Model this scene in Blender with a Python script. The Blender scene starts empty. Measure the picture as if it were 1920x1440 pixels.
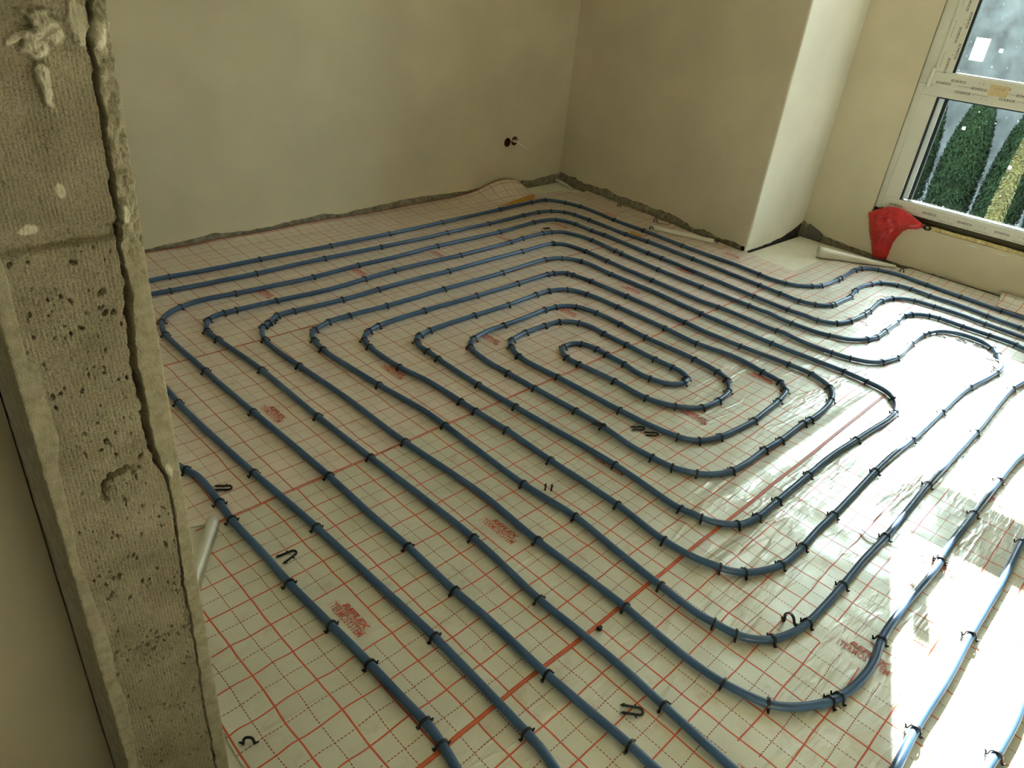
import bpy, bmesh, math, random
from mathutils import Vector, Matrix, noise, Euler
random.seed(7)
SC = bpy.context.scene
COL = SC.collection
PI = math.pi

# ------------------------------------------------------------------ camera
cam = bpy.data.cameras.new('camera'); cam_o = bpy.data.objects.new('camera', cam); COL.objects.link(cam_o)
cam.sensor_width = 36.0; cam.lens = 25.262; cam.clip_start = 0.02; cam.clip_end = 200
_R = ((0.71123873, -0.69651273, 0.09491829), (-0.29299603, -0.41647568, -0.86064007), (0.63897793, 0.58430987, -0.5002891))
_m = Matrix(((_R[0][0], -_R[1][0], -_R[2][0]), (_R[0][1], -_R[1][1], -_R[2][1]), (_R[0][2], -_R[1][2], -_R[2][2])))
cam_o.matrix_world = Matrix.Translation((-0.70958, -0.64327, 1.38188)) @ _m.to_4x4()
SC.camera = cam_o

# ------------------------------------------------------------------ view, sky, sun
SC.view_settings.view_transform = 'Standard'
SC.view_settings.look = 'None'
SC.view_settings.gamma = 1.0
SC.view_settings.use_curve_mapping = False
SC.view_settings.exposure = 1.25
SKY = 6.8
SUN = 38.0
w = bpy.data.worlds.new('sky'); SC.world = w; w.use_nodes = True
nt = w.node_tree; bg = nt.nodes['Background']
tc = nt.nodes.new('ShaderNodeTexCoord'); sp = nt.nodes.new('ShaderNodeSeparateXYZ'); rp = nt.nodes.new('ShaderNodeValToRGB')
nt.links.new(tc.outputs['Generated'], sp.inputs[0]); nt.links.new(sp.outputs[2], rp.inputs[0]); nt.links.new(rp.outputs[0], bg.inputs[0])
rp.color_ramp.elements[0].position = 0.0; rp.color_ramp.elements[0].color = (0.88, 0.95, 0.94, 1)
rp.color_ramp.elements[1].position = 0.6; rp.color_ramp.elements[1].color = (0.66, 0.84, 0.96, 1)
bg.inputs[1].default_value = SKY
sun = bpy.data.lights.new('sun', 'SUN'); sun_o = bpy.data.objects.new('sun', sun); COL.objects.link(sun_o)
sun.energy = SUN; sun.angle = math.radians(0.6); sun.color = (1.0, 0.985, 0.95)
sun_o.rotation_euler = Vector((-1.0, -0.385, -0.41)).to_track_quat('-Z', 'Y').to_euler()
sun_o.location = (9, 4, 5)

# ------------------------------------------------------------------ helpers
def link(name, me, mat=None, parent=None):
    o = bpy.data.objects.new(name, me); COL.objects.link(o)
    if mat:
        for m in (mat if isinstance(mat, (list, tuple)) else [mat]): me.materials.append(m)
    if parent: o.parent = parent
    return o
def tag(o, label=None, cat=None, group=None, kind=None):
    if label: o['label'] = label
    if cat: o['category'] = cat
    if group: o['group'] = group
    if kind: o['kind'] = kind
    return o
def empty(name, loc):
    o = bpy.data.objects.new(name, None); COL.objects.link(o); o.location = loc; o.empty_display_size = 0.05
    return o
def smooth(me, on=True):
    for p in me.polygons: p.use_smooth = on
class MB:
    def __init__(s): s.v = []; s.f = []
    def add(s, vs, fs):
        n = len(s.v); s.v += [tuple(v) for v in vs]; s.f += [tuple(i+n for i in f) for f in fs]
    def box(s, a, b):
        x0,y0,z0 = a; x1,y1,z1 = b
        s.add([(x0,y0,z0),(x1,y0,z0),(x1,y1,z0),(x0,y1,z0),(x0,y0,z1),(x1,y0,z1),(x1,y1,z1),(x0,y1,z1)],
              [(0,3,2,1),(4,5,6,7),(0,1,5,4),(1,2,6,5),(2,3,7,6),(3,0,4,7)])
    def prism(s, poly, z0, z1):
        n = len(poly)
        s.add([(x,y,z0) for x,y in poly]+[(x,y,z1) for x,y in poly],
              [tuple(range(n-1,-1,-1)), tuple(range(n,2*n))]+[(i,(i+1)%n,(i+1)%n+n,i+n) for i in range(n)])
    def tube(s, pts, r, seg=10, cap=True, flat=1.0):
        # r may be a list; pts are Vectors
        pts = [Vector(p) for p in pts]; n = len(pts)
        rs = r if isinstance(r, (list, tuple)) else [r]*n
        up = Vector((0,0,1)); vs = []; prev = None
        for i,p in enumerate(pts):
            t = (pts[min(i+1,n-1)]-pts[max(i-1,0)]).normalized()
            if prev is None:
                a = up if abs(t.dot(up)) < 0.9 else Vector((1,0,0))
                u = t.cross(a).normalized()
            else:
                u = (prev - t*prev.dot(t)).normalized()
            prev = u; v = u.cross(t)
            for k in range(seg):
                q = 2*PI*k/seg; vs.append(p+u*math.cos(q)*rs[i]+v*math.sin(q)*rs[i]*flat)
        fs = [(i*seg+k, i*seg+(k+1)%seg, (i+1)*seg+(k+1)%seg, (i+1)*seg+k) for i in range(n-1) for k in range(seg)]
        if cap: fs += [tuple(range(seg-1,-1,-1)), tuple(range((n-1)*seg, n*seg))]
        s.add(vs, fs)
    def build(s, name, mat, parent=None, sm=False):
        me = bpy.data.meshes.new(name); me.from_pydata(s.v, [], s.f); me.validate(); me.update()
        if sm: smooth(me)
        o = link(name, me, mat, None)
        if parent:
            o.parent = parent
            o.matrix_parent_inverse = Matrix.Translation(-Vector(parent.location))
        return o
def bevel(o, wd, seg=2):
    m = o.modifiers.new('bevel', 'BEVEL'); m.width = wd; m.segments = seg; m.limit_method = 'ANGLE'; return o
def fbm(x, y, z=0.0, s=1.0, o=3):
    return noise.fractal(Vector((x*s, y*s, z*s)), 0.9, 2.1, o)
def sstep(a, b, x):
    t = max(0.0, min(1.0, (x-a)/(b-a))); return t*t*(3-2*t)
def interp(tab, x):
    if x <= tab[0][0]: return tab[0][1]
    for (a,b),(c,d) in zip(tab, tab[1:]):
        if x <= c: return b+(d-b)*(x-a)/(c-a) if c > a else d
    return tab[-1][1]

# ------------------------------------------------------------------ materials
def newmat(name):
    m = bpy.data.materials.new(name); m.use_nodes = True
    return m, m.node_tree, m.node_tree.nodes['Principled BSDF']
def N(nt, kind, **kw):
    n = nt.nodes.new(kind)
    for k, v in kw.items(): setattr(n, k, v)
    return n
def math_(nt, op, a, b=None, c=None):
    n = nt.nodes.new('ShaderNodeMath'); n.operation = op
    for i, v in enumerate((a, b, c)):
        if v is None: continue
        if isinstance(v, (int, float)): n.inputs[i].default_value = v
        else: nt.links.new(v, n.inputs[i])
    return n.outputs[0]
def noise_(nt, vec, scale, detail=4, rough=0.6, dim='3D'):
    n = N(nt, 'ShaderNodeTexNoise', noise_dimensions=dim); n.inputs['Scale'].default_value = scale
    n.inputs['Detail'].default_value = detail; n.inputs['Roughness'].default_value = rough
    if vec: nt.links.new(vec, n.inputs['Vector'])
    return n.outputs[0]
def ramp_(nt, fac, stops):
    n = nt.nodes.new('ShaderNodeValToRGB'); nt.links.new(fac, n.inputs[0]); e = n.color_ramp.elements
    while len(e) < len(stops): e.new(0.5)
    for i, (p, c) in enumerate(stops):
        e[i].position = p; e[i].color = (c[0], c[1], c[2], 1) if isinstance(c, tuple) else (c, c, c, 1)
    return n.outputs[0]
def mix_(nt, fac, a, b, kind='RGBA'):
    n = N(nt, 'ShaderNodeMix', data_type=kind)
    ia, ib, io = (6, 7, 2) if kind == 'RGBA' else (2, 3, 0)
    for i, v in ((0, fac), (ia, a), (ib, b)):
        if isinstance(v, (int, float)): n.inputs[i].default_value = v
        elif isinstance(v, tuple): n.inputs[i].default_value = (*v, 1)
        else: nt.links.new(v, n.inputs[i])
    return n.outputs[io]
def bump_(nt, h, strength, dist, bsdf, prev=None):
    n = nt.nodes.new('ShaderNodeBump'); n.inputs['Strength'].default_value = strength; n.inputs['Distance'].default_value = dist
    nt.links.new(h, n.inputs['Height'])
    if prev: nt.links.new(prev, n.inputs['Normal'])
    if bsdf: nt.links.new(n.outputs[0], bsdf.inputs['Normal'])
    return n.outputs[0]
def plain(name, col, rough=0.6, metal=0.0, nscale=0, namp=0.12, bump=0.0, spec=0.5):
    m, nt, b = newmat(name); b.inputs['Roughness'].default_value = rough; b.inputs['Metallic'].default_value = metal
    b.inputs['Specular IOR Level'].default_value = spec
    if nscale:
        tc = N(nt, 'ShaderNodeTexCoord'); n = noise_(nt, tc.outputs['Object'], nscale)
        lo = tuple(c*(1-namp) for c in col); hi = tuple(min(1, c*(1+namp)) for c in col)
        nt.links.new(ramp_(nt, n, [(0.3, lo), (0.7, hi)]), b.inputs['Base Color'])
        if bump: bump_(nt, n, 0.6, bump, b)
    else: b.inputs['Base Color'].default_value = (*col, 1)
    return m

PL = (0.70, 0.63, 0.46)
def plaster_mat(name, col, stain=0.0):
    m, nt, b = newmat(name); tc = N(nt, 'ShaderNodeTexCoord')
    n1 = noise_(nt, tc.outputs['Object'], 2.2, 3, 0.5); n2 = noise_(nt, tc.outputs['Object'], 60, 3)
    c = ramp_(nt, n1, [(0.35, tuple(x*0.94 for x in col)), (0.65, tuple(min(1, x*1.05) for x in col))])
    nt.links.new(c, b.inputs['Base Color']); b.inputs['Roughness'].default_value = 0.75; b.inputs['Specular IOR Level'].default_value = 0.25
    bump_(nt, n2, 0.12, 0.002, b)
    return m
M_PL = plaster_mat('smooth_plaster', PL)
M_PLW = plaster_mat('pale_plaster', (0.80, 0.78, 0.66))
def mortar_mat(name, dark, light):
    m, nt, b = newmat(name); tc = N(nt, 'ShaderNodeTexCoord')
    n1 = noise_(nt, tc.outputs['Object'], 35, 6, 0.7)
    nt.links.new(ramp_(nt, n1, [(0.35, dark), (0.65, light)]), b.inputs['Base Color']); b.inputs['Roughness'].default_value = 0.95
    bump_(nt, n1, 0.9, 0.006, b); return m
M_MORTAR = mortar_mat('rough_mortar', (0.17, 0.155, 0.105), (0.44, 0.40, 0.29))
M_DARK = mortar_mat('gap_shade_mortar', (0.02, 0.02, 0.018), (0.10, 0.10, 0.09))
M_CONC = mortar_mat('raw_concrete', (0.14, 0.12, 0.08), (0.26, 0.22, 0.15))
M_FOAM = plain('white_foam', (0.80, 0.77, 0.62), 0.7, nscale=14, namp=0.06)
M_PVC = plain('white_pvc', (0.74, 0.74, 0.64), 0.35, nscale=6, namp=0.04)
M_GASK = plain('black_gasket', (0.012, 0.02, 0.02), 0.6)
M_SPACER = plain('spacer_bar', (0.78, 0.90, 0.95), 0.4, nscale=20, namp=0.05)
M_INK = plain('black_ink', (0.05, 0.05, 0.045), 0.7)
M_GREYINK = plain('grey_ink', (0.20, 0.20, 0.17), 0.7)
M_REDINK = plain('red_ink', (0.60, 0.12, 0.065), 0.5, nscale=60, namp=0.2)
M_CLIP = plain('black_plastic', (0.006, 0.007, 0.008), 0.38, nscale=40, namp=0.3)
M_YELLOW = plain('yellow_board', (0.62, 0.33, 0.03), 0.6, nscale=30)
M_WHITE = plain('white_strip', (0.78, 0.76, 0.66), 0.5, nscale=30, namp=0.06)
M_TAPE = plain('masking_tape', (0.70, 0.55, 0.30), 0.6, nscale=50)
M_PU = plain('expanding_foam', (0.70, 0.58, 0.28), 0.9, nscale=60, namp=0.35, bump=0.004)
M_BOX = plain('brown_box', (0.10, 0.03, 0.015), 0.6, nscale=40, namp=0.3)
M_STICK = plain('sticker_paper', (0.92, 0.92, 0.86), 0.6)

def pipe_mat():
    m, nt, b = newmat('blue_pipe'); tc = N(nt, 'ShaderNodeTexCoord')
    n1 = noise_(nt, tc.outputs['Object'], 9, 4); n2 = noise_(nt, tc.outputs['Object'], 130, 2, 0.5)
    base = ramp_(nt, n1, [(0.3, (0.036, 0.092, 0.195)), (0.7, (0.056, 0.128, 0.250))])
    dust = ramp_(nt, n2, [(0.70, 0.0), (0.76, 1.0)])
    sx = N(nt, 'ShaderNodeSeparateXYZ'); nt.links.new(tc.outputs['Normal'], sx.inputs[0])
    c = mix_(nt, math_(nt, 'MULTIPLY', dust, 0.35), base, (0.45, 0.45, 0.38))
    nt.links.new(c, b.inputs['Base Color']); b.inputs['Roughness'].default_value = 0.36
    b.inputs['Specular IOR Level'].default_value = 0.5
    bump_(nt, n1, 0.1, 0.002, b); return m
M_PIPE = pipe_mat()

def foil_mat(name, ox, oy, cx, cy, lo=(0.68, 0.67, 0.55), hi=(0.82, 0.80, 0.69), c1=(0.70, 0.12, 0.055), c2=(0.34, 0.06, 0.03), met=0.30):
    """metallised foil under clear film with its printed red grid; (ox, oy) grid origin, (cx, cy) centre of a blank label cell"""
    m, nt, b = newmat(name); L = nt.links
    tc = N(nt, 'ShaderNodeTexCoord'); P = tc.outputs['Object']
    # print wobble from the crumpled film
    wob = N(nt, 'ShaderNodeTexNoise'); wob.inputs['Scale'].default_value = 7; wob.inputs['Detail'].default_value = 2; L.new(P, wob.inputs['Vector'])
    wv = N(nt, 'ShaderNodeVectorMath', operation='MULTIPLY_ADD'); L.new(wob.outputs['Color'], wv.inputs[0])
    wv.inputs[1].default_value = (0.012, 0.012, 0); wv.inputs[2].default_value = (-0.006, -0.006, 0)
    ad = N(nt, 'ShaderNodeVectorMath', operation='ADD'); L.new(P, ad.inputs[0]); L.new(wv.outputs[0], ad.inputs[1])
    s = N(nt, 'ShaderNodeSeparateXYZ'); L.new(ad.outputs[0], s.inputs[0]); X, Y = s.outputs[0], s.outputs[1]
    def dist(c, off, period):   # distance to nearest line
        t = math_(nt, 'ADD', math_(nt, 'SUBTRACT', c, off), 1000*period + period/2)
        t = math_(nt, 'MODULO', t, period)
        return math_(nt, 'ABSOLUTE', math_(nt, 'SUBTRACT', t, period/2))
    def line(d, w): return math_(nt, 'LESS_THAN', d, w)
    dx, dy = dist(X, ox, 0.1), dist(Y, oy, 0.1)
    dx2, dy2 = dist(X, ox+0.05, 0.1), dist(Y, oy+0.05, 0.1)
    dash_y = math_(nt, 'GREATER_THAN', dist(Y, 0.0, 0.0085), 0.0014); dash_x = math_(nt, 'GREATER_THAN', dist(X, 0.0, 0.0085), 0.0014)
    # blank cell around the printed logo
    bx = math_(nt, 'LESS_THAN', dist(X, cx, 0.5), 0.0475); by = math_(nt, 'LESS_THAN', math_(nt, 'ABSOLUTE', math_(nt, 'SUBTRACT', Y, cy)), 0.0965)
    keep = math_(nt, 'SUBTRACT', 1.0, math_(nt, 'MULTIPLY', bx, by))
    solid = math_(nt, 'MAXIMUM', line(dx, 0.0021), line(dy, 0.0019))
    dash = math_(nt, 'MAXIMUM', math_(nt, 'MULTIPLY', line(dx2, 0.0011), dash_y), math_(nt, 'MULTIPLY', line(dy2, 0.0011), dash_x))
    solid = math_(nt, 'MULTIPLY', solid, keep); dash = math_(nt, 'MULTIPLY', dash, keep)
    dirt = noise_(nt, P, 5.5, 6, 0.7); dirt2 = noise_(nt, P, 40, 4, 0.6)
    silver = ramp_(nt, dirt, [(0.3, lo), (0.7, hi)])
    speck = ramp_(nt, dirt2, [(0.70, 0.0), (0.78, 0.5)])
    silver = mix_(nt, speck, silver, (0.16, 0.13, 0.09))
    blot = ramp_(nt, noise_(nt, P, 13, 5, 0.65), [(0.56, 0.0), (0.74, 0.45)])
    silver = mix_(nt, blot, silver, (0.50, 0.33, 0.22))
    c = mix_(nt, dash, silver, c2); c = mix_(nt, solid, c, c1)
    L.new(c, b.inputs['Base Color'])
    ink = math_(nt, 'MAXIMUM', solid, dash)
    L.new(mix_(nt, ink, met, 0.0, 'FLOAT'), b.inputs['Metallic'])
    b.inputs['Roughness'].default_value = 0.42
    b.inputs['Coat Weight'].default_value = 0.38; b.inputs['Coat Roughness'].default_value = 0.10
    # creases: soft crumple plus sharper folds
    cr1 = noise_(nt, P, 5, 2, 0.4)
    def streak(rot, sc, w_, seed):
        mp = N(nt, 'ShaderNodeMapping'); L.new(P, mp.inputs[0]); mp.inputs['Rotation'].default_value = (0, 0, rot); mp.inputs['Scale'].default_value = (1.0, 5.0, 1.0); mp.inputs['Location'].default_value = (seed, seed, 0)
        n = noise_(nt, mp.outputs[0], sc, 3, 0.5)
        r = math_(nt, 'SUBTRACT', 1.0, math_(nt, 'MINIMUM', math_(nt, 'MULTIPLY', math_(nt, 'ABSOLUTE', math_(nt, 'SUBTRACT', n, 0.5)), w_), 1.0))
        return math_(nt, 'MULTIPLY', r, ramp_(nt, noise_(nt, mp.outputs[0], sc*0.35, 1), [(0.52, 0.0), (0.64, 1.0)]))
    h = math_(nt, 'ADD', math_(nt, 'MULTIPLY', cr1, 1.6), math_(nt, 'ADD', math_(nt, 'MULTIPLY', streak(0.25, 3.2, 14, 0), 0.28), math_(nt, 'ADD', math_(nt, 'MULTIPLY', streak(1.9, 2.7, 14, 5), 0.24), math_(nt, 'MULTIPLY', streak(-0.5, 4.5, 12, 9), 0.14))))
    fine = noise_(nt, P, 120, 3, 0.6)
    n1 = bump_(nt, h, 0.50, 0.012, None); n2 = bump_(nt, fine, 0.15, 0.001, b, n1)
    L.new(n1, b.inputs['Coat Normal'])
    return m
PIPES = {
'p1': [(0.33,2.57,0),(0.417,2.571,1),(0.557,2.565,0),(0.859,2.567,1),(1.26,2.566,1),(1.645,2.574,1),(2.049,2.596,1),(2.552,2.623,1),(2.862,2.635,1),(3.004,2.633,1),(3.066,2.581,0),(3.095,2.522,1),(3.127,2.407,1),(3.101,2.095,1),(3.1,1.852,1),(3.083,1.544,1),(3.087,1.178,0),(3.072,1.017,1),(3.065,0.939,0),(3.082,0.861,1),(3.12,0.795,0),(3.179,0.755,1),(3.239,0.725,1),(3.306,0.714,0),(3.421,0.712,1),(3.471,0.713,1),(3.683,0.722,1),(3.758,0.715,1),(3.82,0.685,0),(3.848,0.641,1),(3.883,0.538,0),(3.861,0.36,1),(3.843,0.169,1),(3.825,-0.045,1),(3.83,-0.155,0)],
'p2': [(0.272,2.421,0),(0.36,2.418,1),(0.524,2.417,0),(0.76,2.413,1),(1.136,2.425,1),(1.479,2.418,1),(1.951,2.431,1),(2.287,2.44,1),(2.606,2.457,1),(2.747,2.456,1),(2.845,2.431,1),(2.915,2.371,1),(2.935,2.292,1),(2.941,2.172,1),(2.934,1.87,1),(2.948,1.707,1),(2.938,1.376,1),(2.921,1.082,0),(2.916,0.93,1),(2.911,0.805,1),(2.906,0.693,1),(2.934,0.622,1),(2.964,0.586,0),(3.003,0.565,1),(3.036,0.558,1),(3.134,0.556,0),(3.229,0.552,1),(3.358,0.579,1),(3.46,0.583,0),(3.545,0.568,1),(3.622,0.544,1),(3.687,0.466,1),(3.694,0.391,1),(3.682,0.284,1),(3.684,0.127,0),(3.667,-0.017,1),(3.657,-0.172,1),(3.655,-0.195,0)],
'p3': [(0.198,-0.318,0),(0.199,-0.252,1),(0.191,-0.025,1),(0.196,0.198,0),(0.192,0.301,1),(0.197,0.498,1),(0.195,0.672,0),(0.197,0.888,1),(0.186,1.33,1),(0.179,1.673,1),(0.18,2.023,1),(0.191,2.084,0),(0.211,2.141,1),(0.241,2.187,0),(0.281,2.219,0),(0.329,2.24,1),(0.421,2.261,0),(0.576,2.251,1),(0.772,2.246,0),(0.962,2.243,1),(1.227,2.261,1),(1.456,2.262,0),(1.76,2.284,1),(2.234,2.288,1),(2.561,2.322,1),(2.642,2.318,0),(2.741,2.2895,1),(2.79,2.16,1),(2.784,2.022,1),(2.794,1.925,1),(2.772,1.579,1),(2.773,1.476,1),(2.744,0.978,0),(2.739,0.864,1),(2.734,0.671,1),(2.74,0.519,1),(2.771,0.468,0),(2.798,0.441,1),(2.888,0.411,1),(3.041,0.403,1),(3.119,0.406,1),(3.325,0.422,1),(3.427,0.403,1),(3.486,0.364,0),(3.513,0.311,1),(3.53,0.211,1),(3.54,0.085,0),(3.531,-0.045,1),(3.519,-0.226,0)],
'p4': [(0.32,-0.425,0),(0.325,-0.335,0),(0.332,-0.247,1),(0.339,-0.129,0),(0.341,0.019,0),(0.34,0.145,1),(0.359,0.417,1),(0.348,0.888,1),(0.341,1.185,1),(0.343,1.568,1),(0.323,1.875,1),(0.319,1.969,1),(0.339,2.018,0),(0.364,2.059,1),(0.397,2.086,0),(0.447,2.093,1),(0.505,2.093,1),(0.686,2.089,1),(0.911,2.077,0),(1.153,2.097,1),(1.337,2.113,1),(1.551,2.117,0),(1.777,2.108,1),(2.166,2.125,1),(2.28,2.138,1),(2.458,2.143,1),(2.525,2.131,1),(2.598,2.091,0),(2.63,2.014,0),(2.644,1.898,1),(2.623,1.704,1),(2.619,1.653,1),(2.597,1.381,1),(2.596,1.098,1),(2.598,0.816,1),(2.588,0.577,1),(2.607,0.398,1),(2.652,0.32,0),(2.733,0.266,1),(2.815,0.249,1),(2.93,0.251,1),(3.107,0.259,1),(3.231,0.271,1),(3.291,0.251,1),(3.332,0.221,0),(3.361,0.183,1),(3.376,0.137,1),(3.375,0.022,1),(3.378,-0.103,1),(3.374,-0.224,1),(3.357,-0.264,0)],
'p5': [(2.262,-0.516,0),(2.191,-0.509,0),(1.974,-0.504,1),(1.692,-0.502,1),(1.376,-0.501,1),(1.359,-0.505,1),(1.077,-0.499,0),(0.917,-0.502,1),(0.829,-0.517,0),(0.741,-0.516,0),(0.668,-0.503,1),(0.639,-0.494,1),(0.603,-0.475,0),(0.561,-0.447,0),(0.519,-0.403,1),(0.504,-0.361,0),(0.488,-0.302,1),(0.482,-0.196,0),(0.493,-0.027,0),(0.494,-0.011,1),(0.493,0.171,0),(0.492,0.297,1),(0.505,0.528,0),(0.485,0.891,1),(0.484,1.243,0),(0.469,1.521,1),(0.462,1.68,0),(0.467,1.78,1),(0.487,1.842,0),(0.515,1.888,1),(0.555,1.91,1),(0.615,1.954,1),(0.698,1.956,1),(0.931,1.947,1),(1.136,1.959,1),(1.435,1.971,0),(1.578,1.968,1),(2.118,1.983,1),(2.374,1.987,1),(2.39,1.979,1),(2.435,1.934,0),(2.457,1.79,1),(2.446,1.621,1),(2.432,1.301,1),(2.424,0.976,0),(2.436,0.895,1),(2.434,0.577,1),(2.442,0.311,1),(2.464,0.233,1),(2.494,0.172,0),(2.557,0.124,1),(2.671,0.1,1),(2.738,0.101,0),(2.898,0.114,1),(3.058,0.116,1),(3.11,0.108,1),(3.206,0.071,0),(3.245,0.012,0),(3.257,-0.055,0),(3.244,-0.118,0),(3.209,-0.163,1),(3.154,-0.199,1),(3.081,-0.233,0),(3.005,-0.25,0),(2.924,-0.25,1),(2.775,-0.232,0),(2.659,-0.214,1),(2.483,-0.208,0),(2.313,-0.208,1),(1.985,-0.206,1),(1.841,-0.2,0),(1.654,-0.198,1),(1.306,-0.206,1),(1.191,-0.205,0),(1.083,-0.21,1),(0.961,-0.205,1),(0.903,-0.184,0),(0.851,-0.153,1),(0.805,-0.099,1),(0.788,-0.026,0),(0.779,0.069,1),(0.796,0.248,1),(0.797,0.32,0),(0.799,0.532,1),(0.805,0.742,1),(0.798,0.893,1),(0.798,0.976,1),(0.792,1.163,0),(0.769,1.303,1),(0.772,1.5,1),(0.787,1.566,1),(0.816,1.602,0),(0.851,1.623,1),(0.917,1.644,1),(1.173,1.658,1),(1.484,1.653,1),(1.768,1.659,1),(1.991,1.663,1),(2.033,1.657,1),(2.103,1.62,1),(2.109,1.581,1),(2.127,1.47,1),(2.133,1.242,1),(2.126,0.891,1),(2.119,0.783,0),(2.13,0.595,1),(2.155,0.376,1),(2.157,0.27,1),(2.11,0.169,1),(2.066,0.137,0),(2.008,0.117,1),(1.902,0.102,0),(1.789,0.102,1),(1.74,0.107,1),(1.561,0.106,1),(1.456,0.113,1),(1.359,0.112,0),(1.248,0.12,1),(1.182,0.146,0),(1.1355,0.187,1),(1.098,0.258,1),(1.087,0.332,1),(1.084,0.427,0),(1.098,0.554,1),(1.097,0.683,1),(1.088,0.88,1),(1.085,1.023,1),(1.083,1.134,0),(1.093,1.223,0),(1.107,1.274,1),(1.14,1.307,0),(1.175,1.323,1),(1.279,1.345,0),(1.372,1.347,1),(1.521,1.354,0),(1.649,1.361,1),(1.718,1.355,1),(1.769,1.336,0),(1.808,1.301,1),(1.838,1.196,1),(1.839,1.053,1),(1.829,0.901,1),(1.8375,0.6525,1),(1.824,0.528,1),(1.794,0.462,1),(1.717,0.412,1),(1.616,0.398,1),(1.5155,0.408,1),(1.465,0.444,0),(1.432,0.478,1),(1.391,0.58,1),(1.392,0.736,1),(1.38,0.908,1),(1.377,0.976,1),(1.403,1.028,0),(1.438,1.051,1),(1.484,1.055,0),(1.53,1.029,1),(1.547,0.954,1),(1.542,0.895,1),(1.538,0.799,1),(1.524,0.728,0),(1.529,0.663,1),(1.553,0.599,0),(1.587,0.567,0),(1.62,0.558,1),(1.663,0.57,1),(1.688,0.607,0),(1.692,0.666,1),(1.686,0.751,1),(1.691,0.905,1),(1.693,1.033,1),(1.698,1.113,0),(1.681,1.172,1),(1.65,1.212,0),(1.609,1.233,1),(1.523,1.242,1),(1.403,1.242,1),(1.301,1.223,1),(1.269,1.204,0),(1.251,1.177,1),(1.22,1.099,1),(1.217,1.005,0),(1.226,0.887,1),(1.236,0.588,1),(1.244,0.452,0),(1.266,0.352,1),(1.282,0.318,0),(1.3115,0.288,1),(1.394,0.256,1),(1.489,0.244,0),(1.599,0.235,1),(1.71,0.241,0),(1.816,0.248,1),(1.919,0.269,1),(1.97,0.317,1),(1.989,0.411,1),(2.009,0.547,0),(1.978,0.73,1),(1.986,0.91,1),(1.985,1.185,1),(1.974,1.369,1),(1.93,1.466,1),(1.833,1.505,1),(1.742,1.507,1),(1.541,1.494,1),(1.329,1.495,1),(1.071,1.49,1),(1.003,1.477,1),(0.97,1.459,0),(0.957,1.437,1),(0.94,1.387,0),(0.941,1.341,1),(0.934,1.265,1),(0.93,1.025,1),(0.935,0.829,1),(0.951,0.385,1),(0.937,0.121,1),(0.949,0.0505,1),(0.977,0.005,0),(1.014,-0.035,1),(1.051,-0.05,0),(1.098,-0.058,1),(1.219,-0.058,1),(1.326,-0.058,0),(1.443,-0.057,1),(1.612,-0.057,0),(1.796,-0.072,1),(1.935,-0.083,0),(2.04,-0.093,0),(2.131,-0.09,1),(2.212,-0.069,0),(2.25,-0.043,1),(2.287,0.001,0),(2.302,0.092,1),(2.305,0.194,1),(2.286,0.524,1),(2.286,0.9,1),(2.302,1.175,0),(2.305,1.482,1),(2.307,1.694,1),(2.244,1.789,1),(2.141,1.823,1),(1.801,1.806,1),(1.405,1.8,1),(1.062,1.788,1),(0.868,1.79,1),(0.758,1.785,1),(0.671,1.749,1),(0.636,1.716,0),(0.624,1.671,1),(0.609,1.583,1),(0.629,1.239,1),(0.654,0.991,0),(0.652,0.886,1),(0.64,0.5,1),(0.652,0.296,1),(0.636,0.119,0),(0.625,-0.03,1),(0.622,-0.166,0),(0.629,-0.191,1),(0.638,-0.249,1),(0.659,-0.286,0),(0.697,-0.317,1),(0.758,-0.341,0),(0.82,-0.352,1),(1.025,-0.355,1),(1.178,-0.352,0),(1.338,-0.355,1),(1.732,-0.347,1),(1.982,-0.348,0),(2.267,-0.349,1),(2.812,-0.342,1),(2.952,-0.357,0)],
'p6': [(0.043,-0.183,0),(0.052,-0.142,0),(0.055,-0.091,1),(0.06,0.093,0),(0.063,0.222,1),(0.056,0.465,0),(0.05,0.714,1),(0.032,1.029,1),(0.02,1.314,0),(0.018,1.524,1),(0.021,1.584,0)],
'p7': [(-0.105,-0.054,0),(-0.099,-0.027,0),(-0.095,0.001,1),(-0.09,0.034,0),(-0.091,0.065,1),(-0.094,0.253,1),(-0.101,0.4,1),(-0.109,0.576,1),(-0.108,0.712,0),(-0.111,0.877,1),(-0.104,0.964,1),(-0.099,1.049,0),(-0.102,1.127,0),(-0.116,1.162,1)],
'p8': [(1.687,-0.648,0),(1.658,-0.647,1),(1.418,-0.654,0),(1.269,-0.654,0),(1.122,-0.654,1),(0.931,-0.658,0),(0.719,-0.654,1),(0.624,-0.658,0),(0.59,-0.659,0)],
'p9': [(1.012,-0.803,0),(0.92,-0.805,0),(0.793,-0.799,1),(0.746,-0.795,0)],
}
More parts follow.
